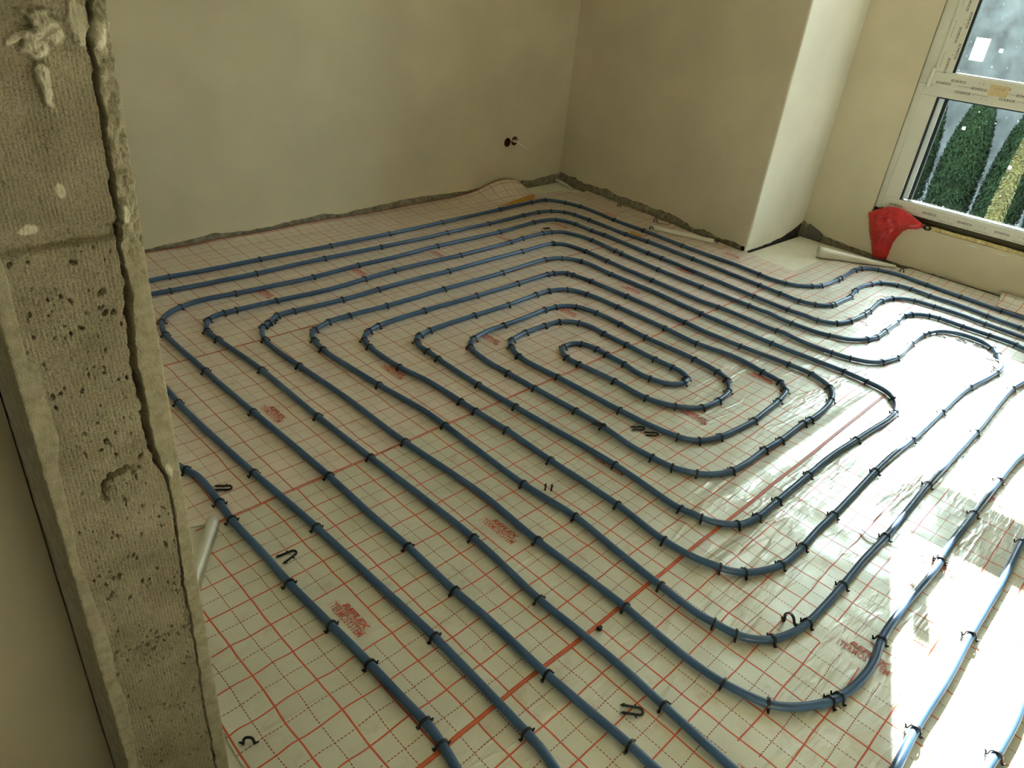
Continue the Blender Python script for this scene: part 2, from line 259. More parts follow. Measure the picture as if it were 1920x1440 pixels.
# ------------------------------------------------------------------ room shell
BW = ((-0.60, 2.895), (3.53, 2.985))          # back wall line (left end, corner)
RW = ((3.53, 2.985), (3.385, 1.285))          # right wall line (corner, outer edge of the niche)
NX, NY = 4.10, 1.275                          # niche corner
ZC = 2.62
def wall_strip(name, a, b, z0, z1, thick, mat, parent=None, kind=None, base=None, step=0.012, off=0.0):
    """vertical slab from a to b, extruded away from the room (left of a->b); base(s) gives a ragged lower edge"""
    A = Vector((*a, 0)); B = Vector((*b, 0)); d = (B-A); L = d.length; d.normalize(); n = Vector((-d.y, d.x, 0))
    k = max(1, int(L/step)) if base else 1
    vs = []; fs = []
    for i in range(k+1):
        s = L*i/k; p = A+d*s+n*off; zb = base(s) if base else z0
        q = p+n*thick
        vs += [(p.x,p.y,zb), (p.x,p.y,z1), (q.x,q.y,z1), (q.x,q.y,zb)]
    for i in range(k):
        j = 4*i
        for a_, b_ in ((0,1),(1,2),(2,3),(3,0)): fs.append((j+a_, j+4+a_, j+4+b_, j+b_))
    fs += [(0,1,2,3), (4*k+3,4*k+2,4*k+1,4*k)]
    m = MB(); m.add(vs, fs); o = m.build(name, mat, parent)
    bm = bmesh.new(); bm.from_mesh(o.data); bmesh.ops.recalc_face_normals(bm, faces=bm.faces); bm.to_mesh(o.data); bm.free()
    if kind: o['kind'] = kind
    return o
def rag(seed, prof, amp=0.012):
    return lambda s: max(-0.02, interp(prof, s) + 1.3*amp*noise.noise(Vector((s*9, seed, 0))) + 0.6*amp*noise.noise(Vector((s*31, seed, 7))) + 0.3*amp*noise.noise(Vector((s*110, seed, 3))))
COAT = 0.010
# back wall: masonry with a plaster coat whose lower edge is ragged
wb = wall_strip('wall_back', BW[0], (BW[1][0]+0.32, BW[1][1]+0.007), -0.08, ZC, 0.20, M_MORTAR, kind='structure', off=COAT)
pb = wall_strip('plaster_coat', BW[0], BW[1], 0, ZC, COAT, M_PL, wb,
    base=rag(1, [(0.9,0.026),(1.25,0.034),(1.4,0.046),(1.6,0.028),(1.85,0.042),(2.0,0.050),(2.2,0.034),(2.5,0.050),(2.75,0.058),(3.0,0.045),(3.3,0.040),(3.55,0.050),(3.8,0.040),(4.13,0.055)], 0.008))
wr = wall_strip('wall_right', RW[0], (RW[1][0]+0.0043, RW[1][1]+0.05), -0.08, ZC, 0.30, M_MORTAR, kind='structure', off=COAT)
pr = wall_strip('plaster_coat', RW[0], RW[1], 0, ZC, COAT+0.003, M_PL, wr,
    base=rag(2, [(0,0.07),(0.2,0.055),(0.5,0.06),(0.8,0.055),(1.1,0.065),(1.3,0.03),(1.5,0.035),(1.7,0.03)], 0.016))
wn = wall_strip('wall_niche', (RW[1][0]+0.035, RW[1][1]), (NX+0.1, NY), -0.08, ZC, 0.16, M_DARK, kind='structure', off=COAT)  # near-black masonry paints the shade of the gap below the niche plaster
pn = wall_strip('plaster_coat', RW[1], (NX, NY), 0, ZC, COAT, M_PLW, wn, base=rag(3, [(0,0.002),(0.3,0.008),(0.48,0.022),(0.62,0.06),(0.72,0.09)], 0.005))  # paler than the other walls: the window light is put into its colour
# window wall with two openings
ZS, ZH = 0.255, 2.36
def wseg(name, y0, y1, z0, z1, par=None):   # wall piece between y0<y1
    m = MB(); m.box((NX+COAT, y0, z0), (NX+0.34, y1, z1)); o = m.build(name, M_MORTAR, par)
    return o
ww = MB()
ww.box((NX+COAT, 0.872, -0.08), (NX+0.34, 1.5, ZC)); ww.box((NX+COAT, -0.30, -0.08), (NX+0.34, 0.872, ZS))
ww.box((NX+COAT, -0.30, ZH), (NX+0.34, 0.872, ZC)); ww.box((NX+COAT, -2.05, -0.08), (NX+0.34, -0.30, ZC))
ww.box((NX+COAT, -3.4, -0.08), (NX+0.34, -2.05, ZC))
ww = ww.build('wall_window', M_MORTAR); ww['kind'] = 'structure'
wall_strip('plaster_coat', (NX, NY), (NX, 0.872), 0, ZC, COAT, M_PL, ww, base=rag(4, [(0,0.10),(0.1,0.05),(0.25,0.030),(0.4,0.022)], 0.008))
wall_strip('plaster_coat', (NX, 0.872), (NX, -3.3), 0, ZS, COAT, M_PL, ww, base=rag(5, [(0,0.022),(0.2,0.012),(0.5,0.010),(0.8,0.014),(1.2,0.006)], 0.005))
wall_strip('plaster_coat', (NX, 0.872), (NX, -3.3), ZH, ZC, COAT, M_PL, ww)
c_ = MB(); c_.box((-2.4, -3.6, ZC), (4.5, 3.3, ZC+0.2)); c_ = c_.build('ceiling', M_PLW); c_['kind'] = 'structure'
# floor: raw slab, with foam insulation boards laid on it
f_ = MB(); f_.box((-2.4, -3.6, -0.20), (4.5, 3.3, -0.055)); f_ = f_.build('floor', M_CONC); f_['kind'] = 'structure'
pad = [(-0.452, 2.87), (3.495, 2.955), (3.355, 1.270), (NX-0.028, 1.255), (NX-0.022, -3.2), (-0.452, -3.2)]
fb = MB(); fb.prism(pad[::-1], -0.0548, -0.004); fb = fb.build('insulation_board', M_FOAM)
tag(fb, 'pale foam insulation board lying bare in the niche corner and under the foil', 'insulation')
hf = MB(); hf.box((-2.3, -3.5, -0.055), (-0.4525, 3.2, -0.006)); hf = hf.build('floor', M_CONC); hf['kind'] = 'structure'
# unseen sides of the room, so that light comes in through the windows only
for nm, a, b in (('wall_front', (-2.3,-3.4,-0.08), (4.5,-3.55,ZC)), ('wall_left', (-2.3,-3.4,-0.08), (-2.15,0.32,ZC))):
    m = MB(); m.box((min(a[0],b[0]),min(a[1],b[1]),a[2]), (max(a[0],b[0]),max(a[1],b[1]),b[2])); o = m.build(nm, M_PL); o['kind'] = 'structure'
m = MB(); m.box((-2.3, 0.335, -0.08), (-0.5935, 0.45, ZC)); o = m.build('wall_hall', M_PL); o['kind'] = 'structure'
m = MB(); m.box((-0.60, 0.45, -0.08), (-0.455, 3.1, ZC)); m.box((-0.60, -3.4, -0.08), (-0.455, -1.14, ZC)); m.box((-0.60, -1.14, 2.12), (-0.455, 0.194, ZC)); o = m.build('wall_partition_and_shade', M_PL); o['kind'] = 'structure'  # unseen front run and lintel added to shade the hall wall

# ------------------------------------------------------------------ sawn block end of the partition wall (left foreground)
YP = 0.20
def block_mat():
    m, nt, b = newmat('aerated_block'); tc = N(nt, 'ShaderNodeTexCoord')
    n1 = noise_(nt, tc.outputs['Object'], 14, 5, 0.6); n2 = noise_(nt, tc.outputs['Object'], 430, 3, 0.6)
    n3 = noise_(nt, tc.outputs['Object'], 700, 2, 0.5)
    c1 = ramp_(nt, n1, [(0.3, (0.30, 0.26, 0.165)), (0.7, (0.47, 0.42, 0.29))])
    c2 = ramp_(nt, n2, [(0.34, 0.58), (0.54, 1.0)])
    mx = N(nt, 'ShaderNodeMix', data_type='RGBA', blend_type='MULTIPLY'); mx.inputs[0].default_value = 0.8
    nt.links.new(c1, mx.inputs[6]); nt.links.new(c2, mx.inputs[7]); 
    at = N(nt, 'ShaderNodeAttribute'); at.attribute_name = 'layer'
    n4 = noise_(nt, tc.outputs['Object'], 60, 5, 0.65)
    edge = ramp_(nt, n4, [(0.35, (0.34, 0.31, 0.20)), (0.65, (0.50, 0.46, 0.32))]); smear = ramp_(nt, n4, [(0.3, (0.62, 0.58, 0.42)), (0.7, (0.82, 0.77, 0.58))])
    f1 = math_(nt, 'MINIMUM', at.outputs['Fac'], 1.0); f2 = math_(nt, 'MAXIMUM', math_(nt, 'SUBTRACT', at.outputs['Fac'], 1.0), 0.0)
    nt.links.new(mix_(nt, f2, mix_(nt, f1, mx.outputs[2], edge), smear), b.inputs['Base Color'])
    b.inputs['Roughness'].default_value = 0.95
    p = bump_(nt, n2, 0.9, 0.0020, None); bump_(nt, n3, 0.7, 0.0009, b, p)
    return m
M_BLOCK = block_mat()
M_STRIP = mortar_mat('plaster_edge', (0.36, 0.33, 0.21), (0.52, 0.48, 0.34))
M_SMEAR = mortar_mat('mortar_smear', (0.46, 0.43, 0.30), (0.64, 0.60, 0.44))
XL, XR = -0.5915, -0.4375
CRACK = [(0.06,-0.4635),(0.18,-0.463),(0.265,-0.464),(0.35,-0.461),(0.43,-0.460),(0.475,-0.459),(0.54,-0.461),(0.66,-0.456),(0.726,-0.456),(0.76,-0.461),(0.80,-0.468),(0.88,-0.467),(0.92,-0.469),(0.963,-0.466),(1.014,-0.460),(1.067,-0.463),(1.10,-0.456),(1.126,-0.458),(1.17,-0.456),(1.24,-0.454),(1.27,-0.4545),(1.32,-0.447)]
LEDGE = [(0.0,-0.578),(0.208,-0.580),(0.30,-0.574),(0.369,-0.570),(0.427,-0.576),(0.49,-0.572),(0.586,-0.576),(0.664,-0.581),(0.743,-0.577),(0.814,-0.575),(0.852,-0.567),(0.917,-0.570),(0.945,-0.569),(0.96,-0.577),(1.0,-0.576),(1.05,-0.5745),(1.2,-0.578),(1.4,-0.58)]
pits = []
rr = random.Random(11)
for _ in range(420):
    pits.append((rr.uniform(-0.575,-0.44), rr.uniform(0.05,1.08), rr.choice([0.0007,0.0009,0.0012,0.0017])))
for _ in range(12): pits.append((rr.uniform(-0.56,-0.47), rr.uniform(0.1,0.95), 0.0024))
pit_grid = {}
for p in pits: pit_grid.setdefault((int(p[0]*100), int(p[1]*100)), []).append(p)
def blob(x, z, cx, cz, rx, rz, rot=0.0):
    c, s = math.cos(rot), math.sin(rot); dx, dz = x-cx, z-cz
    u = (dx*c+dz*s)/rx; v = (-dx*s+dz*c)/rz; return u*u+v*v
def segd(x, z, pts):
    best = 9
    for (a, b), (c, d) in zip(pts, pts[1:]):
        ux, uz = c-a, d-b; t = max(0, min(1, ((x-a)*ux+(z-b)*uz)/(ux*ux+uz*uz))); best = min(best, math.hypot(x-a-ux*t, z-b-uz*t))
    return best
def face_h(x, z):
    """outward relief (towards -Y) of the sawn face, metres; second value: material 0 block, 1 plaster"""
    cx = interp(CRACK, z) + 0.0022*noise.noise(Vector((0, z*45, 5))) + 0.0014*noise.noise(Vector((0, z*160, 9))) + 0.0009*noise.noise(Vector((0, z*420, 2)))
    lx = interp(LEDGE, z) + 0.0010*noise.noise(Vector((0, z*60, 2)))
    h = 0.0012*fbm(x, z, 0, 22) + 0.0008*fbm(x, z, 1, 140, 2) + 0.0005*fbm(x, z, 12, 330, 2); mat = 0
    top = sstep(0.98, 1.10, z)
    if x > cx:
        mat = 1; h = 0.0015+0.0006*fbm(x, z, 2, 50) + top*(0.0042*fbm(x, z, 3, 60)+0.0022*fbm(x, z, 8, 190)+0.002) + 0.0004*fbm(x, z, 9, 260)
    elif x < lx:
        mat = 1; h = 0.0018+0.0004*fbm(x*3, z, 4, 40)
        if z < 1.06: h += 0.0008
    cw = 0.0014+0.0036*sstep(0.72,0.80,z)*(1-sstep(1.02,1.06,z))+0.0012*sstep(1.04,1.1,z)
    cw *= 0.75+0.6*noise.noise(Vector((3, z*55, 1)))
    d = abs(x-cx+cw*0.5)
    if d < cw*1.6: h -= 0.030*(1-sstep(cw*0.75, cw*1.15, d))*(0.75+0.6*noise.noise(Vector((x*260, z*200, 3))))
    if mat == 0:
        # mortar joint and saw marks
        dj = abs(z-1.087-(x+0.573)*0.02)
        if dj < 0.013: h -= 0.0075*(1-sstep(0.005, 0.013, dj))
        dj = segd(x, z, [(-0.571,0.4600),(-0.53,0.4625),(-0.50,0.461),(-0.462,0.459)])
        if dj < 0.0026: h -= 0.007*(1-sstep(0.0008, 0.0026, dj))*(0.6+0.6*noise.noise(Vector((x*90, 0, 0))))
        for q in range(9):
            a = 0.470+q*0.0085; dj = segd(x, z, [(-0.466-0.003*(q%3), a-0.008), (-0.4615, a+0.003)])
            if dj < 0.0016: h -= 0.003*(1-sstep(0.0004, 0.0016, dj))
        # patched round spot with a groove above it
        r2 = blob(x, z, -0.506, 0.748, 0.030, 0.028)
        if r2 < 2.2:
            r = math.sqrt(r2); up = sstep(0.60, 1.0, 0.5+0.5*((z-0.748)/0.028*0.75-(x+0.506)/0.030*0.65))
            h -= 0.019*up*max(0, 1-abs(r-1.0+0.15*noise.noise(Vector((x*150,z*150,1))))/0.17)
            if r < 0.95: h += 0.0022*(1-sstep(0.6, 0.95, r))+0.002*fbm(x, z, 6, 90)
        for gx in range(int(x*100)-1, int(x*100)+2):
            for gz in range(int(z*100)-1, int(z*100)+2):
                for (px, pz, pr) in pit_grid.get((gx, gz), ()):
                    dd = math.hypot((x-px)*(1+0.5*math.sin(px*900)), (z-pz)*0.7+(x-px)*0.5*math.sin(pz*700))
                    if dd < pr*1.5: h -= 0.006*(1-sstep(pr*0.5, pr*1.5, dd))
        ribs = sstep(1.10, 1.16, z)
        if z > 1.09: h += 0.0007*math.sin(x*1500+3*noise.noise(Vector((x*30, z*30, 0))))*(0.5+0.5*noise.noise(Vector((x*40,z*40,4))))
        else: h += 0.0003*math.sin(x*1400)
    # smeared mortar lumps near the top
    for (bx, bz, rx, rz, ro, hh) in ((-0.491,1.292,0.020,0.011,-0.75,0.011), (-0.503,1.276,0.012,0.014,0.1,0.010), (-0.5025,1.242,0.0065,0.022,0.03,0.010),
                                     (-0.518,1.281,0.012,0.004,0.6,0.004), (-0.462,1.295,0.009,0.022,0.0,0.005), (-0.447,1.284,0.008,0.018,0.0,0.006),
                                     (-0.508,1.138,0.006,0.010,0.2,0.002), (-0.545,1.10,0.01,0.008,0.0,0.001), (-0.452,1.105,0.005,0.012,0,0.004), (-0.4535,0.752,0.005,0.012,0.2,0.004)):
        r2 = blob(x, z, bx, bz, rx, rz, ro)
        r2 *= 1+0.8*noise.noise(Vector((x*120, z*120, 7)))
        if r2 < 1: h += hh*(1-r2)**0.45*(0.8+0.5*fbm(x, z, 5, 70)+0.25*fbm(x, z, 7, 240)); mat = max(mat, 2*(1-sstep(0.55, 1.0, r2)))
    return h, mat
jamb = MB(); zs = []
nx, z = 150, -0.054
while z < 1.50: zs.append(z); z += 0.0017
zs += [1.8, 2.2, ZC-0.001]
mats = []; W = nx+1
rows = []
for z in zs:
    # outline of the two arrises is slightly chipped
    el = XL+0.0012*noise.noise(Vector((1, z*70, 0)))+0.0006*noise.noise(Vector((1, z*260, 0)))
    er = XR+0.0009*noise.noise(Vector((2, z*60, 0)))+0.0005*noise.noise(Vector((2, z*240, 0))) + interp([(0,-0.004),(0.5,-0.002),(1.0,0.0),(1.4,0.004)], z)
    row = []
    for i in range(W):
        x = el+(er-el)*i/nx; h, mt = face_h(x, z)
        edge = min(i, nx-i)/3.0
        if edge < 1: h = h-0.0012*(1-edge)**2
        row.append((x, YP-h, z)); mats.append(mt)
    rows.append(row)
vs = [v for r in rows for v in r]; fs = []; fm = []
for j in range(len(zs)-1):
    for i in range(nx):
        a = j*W+i; fs.append((a, a+1, a+W+1, a+W)); fm.append(mats[a])
nb = len(vs)
for j, z in enumerate(zs):
    vs += [(rows[j][0][0], YP+0.26, z), (rows[j][-1][0], YP+0.26, z)]
for j in range(len(zs)-1):
    a = nb+2*j; fs.append((j*W, (j+1)*W, a+2, a)); fm.append(1); fs.append((j*W+nx, a+1, a+3, (j+1)*W+nx)); fm.append(1)
    fs.append((a, a+2, a+3, a+1)); fm.append(1)
me = bpy.data.meshes.new('wall_jamb'); me.from_pydata(vs, [], fs); me.update()
me.materials.append(M_BLOCK); smooth(me)
al = me.attributes.new('layer', 'FLOAT', 'POINT'); al.data.foreach_set('value', mats+[1.0]*(len(vs)-len(mats)))
jo = link('wall_jamb', me); jo['kind'] = 'structure'

# ------------------------------------------------------------------ foil sheets
def foil_h(x, y):
    h = 0.0022*noise.noise(Vector((x*3.0, y*3.0, 0))) + 0.0010*noise.noise(Vector((x*11, y*11, 4)))
    # soft folds that run along the sheets near their joint, and towards the doorway
    for (x0, y0, x1, y1, wd, hh) in ((0.9,0.075,2.25,0.04,0.022,0.007), (0.75,-0.085,2.1,-0.10,0.028,0.008), (1.3,-0.17,2.0,-0.20,0.02,0.004),
                                     (-0.40,0.47,-0.05,0.02,0.03,0.006), (-0.42,0.36,-0.25,0.10,0.018,0.006), (-0.35,0.60,-0.20,0.30,0.02,0.004),
                                     (2.35,0.62,2.75,0.25,0.03,0.006), (2.6,0.7,3.0,0.35,0.03,0.005)):
        d = segd(x, y, [(x0, y0), (x1, y1)])
        if d < wd*2.5: h += hh*math.exp(-(d/wd)**2)*(0.8+0.4*noise.noise(Vector((x*6, y*6, 1))))
    # turned up against the back wall
    yw = 2.895+(x+0.6)*0.0218
    h += sstep(yw-0.13, yw-0.012, y)*(0.012+0.010*noise.noise(Vector((x*2.5,0,0)))) 
    h += sstep(yw-0.20, yw-0.03, y)*0.075*math.exp(-((x-2.88)/0.26)**2)
    yr = 3.385+(y-1.285)*0.0853
    if y > 1.3: h += sstep(yr-0.07, yr-0.03, x)*0.006*(1+noise.noise(Vector((y*8,0,0))))
    if x > 3.95 and y < 0.55: h += sstep(3.99, 4.07, x)*0.010
    return h
sheets = []
def sheet(name, label, y0, y1f, xlo, xhi, mat, z0, ny, nxx):
    m = MB(); vs = []; fs = []
    for j in range(ny+1):
        for i in range(nxx+1):
            u, v = i/nxx, j/ny
            ym = y0+(y1f(1.5)-y0)*v
            a, b = xlo(ym), xhi(ym); x = a+(b-a)*u; y = y0+(y1f(x)-y0)*v
            vs.append((x, y, z0+foil_h(x, y)))
    for j in range(ny):
        for i in range(nxx):
            a = j*(nxx+1)+i; fs.append((a, a+1, a+nxx+2, a+nxx+1))
    m.add(vs, fs); o = m.build(name, mat, None, True); tag(o, label, 'foil sheet', 'red gridded foil sheets laid side by side')
    return o
XLO = lambda y: interp([(-3.2,-0.425),(0.25,-0.408),(0.33,-0.404),(0.45,-0.42),(0.62,-0.43),(0.655,-0.31),(0.90,-0.135),(0.93,-0.20),(0.965,-0.43),(1.1,-0.445),(3,-0.445)], y)
XHI2 = lambda y: interp([(-3.2,NX-0.02),(0.54,NX-0.018),(0.60,4.035),(0.95,3.77)], y)
XHI3 = lambda y: interp([(0.90,3.335),(1.29,3.398),(1.31,3.372),(1.6,3.30+0.08),(2.0,3.428),(2.6,3.47),(2.80,3.495)], y)+0.004*noise.noise(Vector((y*9,0,0)))
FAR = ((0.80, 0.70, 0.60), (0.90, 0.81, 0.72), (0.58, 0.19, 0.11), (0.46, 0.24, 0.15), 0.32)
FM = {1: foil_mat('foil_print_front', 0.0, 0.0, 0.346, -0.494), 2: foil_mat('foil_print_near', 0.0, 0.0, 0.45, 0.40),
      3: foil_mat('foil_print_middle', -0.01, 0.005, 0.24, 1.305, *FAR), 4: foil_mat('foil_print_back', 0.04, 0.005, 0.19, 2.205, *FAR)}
s1 = sheet('foil_sheet', 'silver foil sheet with red grid in the sunlit right foreground, before the thick red seam', -2.6, lambda x: 0.012, XLO, XHI2, FM[1], 0.0000, 240, 330)
s2 = sheet('foil_sheet', 'silver foil sheet with red grid beyond the thick red seam, reaching under the window', -0.004, lambda x: 0.94 if x > 3.33 else 0.925, XLO, XHI2, FM[2], 0.0006, 95, 340)
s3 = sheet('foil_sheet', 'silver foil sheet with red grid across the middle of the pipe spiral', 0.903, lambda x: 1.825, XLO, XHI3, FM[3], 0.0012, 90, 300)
Y4 = lambda x: min(2.895+(x+0.6)*0.0218-0.008-0.02*sstep(2.3,2.7,x)*(1-sstep(2.95,3.05,x)), interp([(3.0,2.96),(3.10,2.80),(3.30,2.77),(3.44,2.66)], x) if x > 3.0 else 9)
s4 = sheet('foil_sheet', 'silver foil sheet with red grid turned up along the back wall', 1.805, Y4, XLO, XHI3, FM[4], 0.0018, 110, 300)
# printed red borders of the sheets
def border(par, y, x0, x1, z, strips):
    for (dy, wd, mt, nm) in strips:
        vs = []; n = int((x1-x0)/0.015)
        for i in range(n+1):
            x = x0+(x1-x0)*i/n; yy = (y(x) if callable(y) else y)+dy+0.0035*noise.noise(Vector((x*4, y(0) if callable(y) else y, 0)))
            for k in (-1, 1): vs.append((x, yy+k*wd/2, z+foil_h(x, yy+k*wd/2)))
        m = MB(); m.add(vs, [(2*i, 2*i+2, 2*i+3, 2*i+1) for i in range(n)]); m.build(nm, mt, par)
M_BORDER = plain('orange_red_border', (0.75, 0.17, 0.06), 0.4, nscale=40, namp=0.15)
border(s2, 0.0, -0.42, 2.28, 0.0016, ((-0.0035, 0.0035, M_REDINK, 'printed_border'), (0.004, 0.0035, M_REDINK, 'printed_border'), (0.0002, 0.0045, M_BORDER, 'seam_strip')))
border(s3, 0.905, -0.2, 3.3, 0.0020, ((0, 0.0042, M_REDINK, 'printed_border'),))
border(s4, 1.808, -0.44, 3.35, 0.0026, ((0, 0.0042, M_REDINK, 'printed_border'),))
border(s4, lambda x: Y4(x)-0.0045, -0.44, 3.0, 0.0045, ((0, 0.0085, M_REDINK, 'printed_border'),))
border(s3, 1.296, 3.38, 3.40, 0.002, ((0, 0.003, M_REDINK, 'printed_border'),))

# ------------------------------------------------------------------ lettering
DG = bpy.context.evaluated_depsgraph_get
def text_mesh(body, size, sx=1.0, bold=0.0, shear=0.0, space=1.0):
    c = bpy.data.curves.new('t', 'FONT'); c.body = body; c.size = size; c.space_character = space; c.align_x = 'CENTER'; c.align_y = 'BOTTOM_BASELINE'
    c.offset = bold; c.shear = shear; c.resolution_u = 2
    o = bpy.data.objects.new('t', c); COL.objects.link(o); bpy.context.view_layer.update()
    me = bpy.data.meshes.new_from_object(o.evaluated_get(DG()))
    vs = [(v.co.x*sx, v.co.y) for v in me.vertices]; fs = [tuple(p.vertices) for p in me.polygons]
    bpy.data.objects.remove(o); bpy.data.curves.remove(c); bpy.data.meshes.remove(me)
    xs = [v[0] for v in vs]; mx = (min(xs)+max(xs))/2
    return [(x-mx, y) for x, y in vs], fs
def fit(tm, width, height):
    vs, fs = tm; xs = [v[0] for v in vs]; ys = [v[1] for v in vs]
    kx = width/(max(xs)-min(xs)); ky = height/(max(ys)-min(ys)); y0 = min(ys)
    return [(x*kx, (y-y0)*ky) for x, y in vs], fs
T_REF = fit(text_mesh('REFLEX', 0.02, bold=0.0009, shear=0.25), 0.100, 0.0165)
T_TERM = fit(text_mesh('TERMOSYSTEM', 0.02, bold=0.0002), 0.122, 0.021)
def logo(par, cx, cy, z0):
    m = MB()
    def put(vs, fs, u0, v0):        # text runs towards -Y, its top towards +X
        m.add([(cx+v0+v, cy-(u0+u), z0+foil_h(cx+v0+v, cy-(u0+u))) for u, v in vs], [f for f in fs])
    put(*T_REF, 0.006, 0.006); put(*T_TERM, 0.0, -0.0195)
    def bar(u0, u1, v0, v1): put([(u0,v0),(u1,v0),(u1,v1),(u0,v1)], [(0,1,2,3)], 0, 0)
    bar(-0.066, 0.066, 0.0025, 0.0037); bar(-0.066, -0.0648, -0.0225, 0.0037)
    m.build('printed_logo', M_REDINK, par)
for k in range(-1, 8):
    for par, x0, yc, z in ((s2, 0.45, 0.40, 0.0022), (s3, 0.24, 1.30, 0.0028), (s4, 0.19, 2.205, 0.0034), (s1, 0.346, -0.494, 0.0016)):
        x = x0+0.5*k
        lim = 3.9 if par in (s1, s2) else 3.3
        if -0.36 < x < lim and not (par is s3 and x < -0.1): logo(par, x, yc, z)

# ------------------------------------------------------------------ pipes
def catmull(P, step=0.012):
    P = [Vector((p[0], p[1], 0)) for p in P]
    P = [P[0]*2-P[1]]+P+[P[-1]*2-P[-2]]; out = []; par = []
    for i in range(1, len(P)-2):
        p0, p1, p2, p3 = P[i-1:i+3]; n = max(1, int((p2-p1).length/step))
        # centripetal parametrisation keeps tight bends round
        t0 = 0; t1 = t0+max(1e-4,(p1-p0).length)**0.5; t2 = t1+max(1e-4,(p2-p1).length)**0.5; t3 = t2+max(1e-4,(p3-p2).length)**0.5
        for k in range(n):
            t = t1+(t2-t1)*k/n
            a1 = p0*((t1-t)/(t1-t0))+p1*((t-t0)/(t1-t0)); a2 = p1*((t2-t)/(t2-t1))+p2*((t-t1)/(t2-t1)); a3 = p2*((t3-t)/(t3-t2))+p3*((t-t2)/(t3-t2))
            b1 = a1*((t2-t)/(t2-t0))+a2*((t-t0)/(t2-t0)); b2 = a2*((t3-t)/(t3-t1))+a3*((t-t1)/(t3-t1))
            out.append(b1*((t2-t)/(t2-t1))+b2*((t-t1)/(t2-t1)))
            if k == 0: par.append(len(out)-1)
    out.append(P[-2]); par.append(len(out)-1)
    return out, par
def relax(pts, n=2):
    for _ in range(n):
        pts = [pts[0]]+[(pts[i-1]+pts[i]*2+pts[i+1])/4 for i in range(1, len(pts)-1)]+[pts[-1]]
    return pts
PIPE_R = 0.0100
PLAB = {'p1': 'blue heating pipe nearest the back wall and right wall, outermost line of the spiral',
        'p2': 'blue heating pipe second from the back wall, running out at the left and the right',
        'p3': 'blue heating pipe bending tightly beside the left wall end, third from the back wall',
        'p4': 'blue heating pipe fourth from the back wall, leaving beside the bright patch at right',
        'p5': 'long blue heating pipe winding through the centre of the spiral in double loops',
        'p6': 'straight blue heating pipe coming out behind the left wall end, second from the doorway',
        'p7': 'short blue heating pipe nearest the doorway at the lower left',
        'p8': 'sunlit blue heating pipe crossing the lower right, second from the corner',
        'p9': 'sunlit blue heating pipe at the extreme lower right corner'}
EXT = {'p1': (0.9, 0.4), 'p2': (0.9, 0.4), 'p3': (0.30, 0.4), 'p4': (0.26, 0.4), 'p5': (0.35, 0.35), 'p6': (0.30, 0.45), 'p7': (0.30, 0.3), 'p8': (0.35, 0.25), 'p9': (0.35, 0.25)}
clips = []; allpts = []
for k, pts in PIPES.items():
    P = [(p[0], p[1]) for p in pts]; fl = [p[2] for p in pts]
    e0, e1 = EXT[k]
    def ext(a, b, e):
        d = Vector((a[0]-b[0], a[1]-b[1])).normalized(); return (a[0]+d.x*e, a[1]+d.y*e)
    if e0:
        q = ext(P[0], P[2], e0); q = (max(q[0], -0.43), q[1]); P = [q]+P; fl = [0]+fl
    if e1:
        q = ext(P[-1], P[-3], e1); q = (max(q[0], -0.43), q[1]); P = P+[q]; fl = fl+[0]
    C, par = catmull(P); C = relax(C, 3)
    Z = [foil_h(p.x, p.y) for p in C]
    for _ in range(6): Z = [max(Z[i], (Z[max(0,i-1)]+2*Z[i]+Z[min(len(Z)-1,i+1)])/4) for i in range(len(Z))]
    C3 = [Vector((p.x, p.y, z+PIPE_R+0.0026)) for p, z in zip(C, Z)]
    m = MB(); m.tube(C3, PIPE_R, 14); o = m.build('heating_pipe', M_PIPE, None, True)
    tag(o, PLAB[k], 'heating pipe', 'blue underfloor heating pipes clipped to the foil')
    for j, f in enumerate(fl):
        if f:
            i = par[j]; t = (C3[min(i+1, len(C3)-1)]-C3[max(i-1, 0)]); clips.append((C3[i], math.atan2(t.y, t.x)))
    allpts.append(C3)

# ------------------------------------------------------------------ pipe clips
def clip_mesh():
    """U staple pressed over the pipe: a flat arch, two outward hooks and barbs by the foil"""
    m = MB(); path = []
    R = PIPE_R+0.0022
    for k in range(-9, 10):
        a = k/9*math.radians(98); path.append((0, R*math.sin(a)*1.04, R*math.cos(a)))
    L = [(0.0, 1.5*path[0][1], -PIPE_R-0.0005), (0, 1.12*path[0][1], -PIPE_R+0.002)]+path+[(0, 1.12*path[-1][1], -PIPE_R+0.002), (0, 1.5*path[-1][1], -PIPE_R-0.0005)]
    vs = []; n = len(L)
    for i, p in enumerate(L):
        p = Vector(p); t = (Vector(L[min(i+1, n-1)])-Vector(L[max(i-1, 0)])).normalized(); nn = Vector((0, -t.z, t.y))
        wx = 0.0030 if 0 < i < n-1 else 0.0023
        for dx, dn in ((-wx,-0.0014),(wx,-0.0014),(wx,0.0014),(-wx,0.0014)): vs.append(p+Vector((dx,0,0))+nn*dn)
    fs = [(4*i+a, 4*i+(a+1)%4, 4*i+4+(a+1)%4, 4*i+4+a) for i in range(n-1) for a in range(4)]+[(3,2,1,0), (4*n-4,4*n-3,4*n-2,4*n-1)]
    m.add(vs, fs)
    for s in (-1, 1):
        y = s*R*1.45
        m.tube([(0, y*0.92, -PIPE_R+0.0015), (0, y, -PIPE_R+0.0035), (0, y*1.18, -PIPE_R+(0.0085 if s > 0 else 0.005)), (0, y*1.24, -PIPE_R+(0.0085 if s > 0 else 0.0045))], [0.0016, 0.0024, 0.0021, 0.0010], 7)
    me = bpy.data.meshes.new('pipe_clip'); me.from_pydata([tuple(v) for v in m.v], [], m.f); me.update(); me.materials.append(M_CLIP)
    return me
CM = clip_mesh()
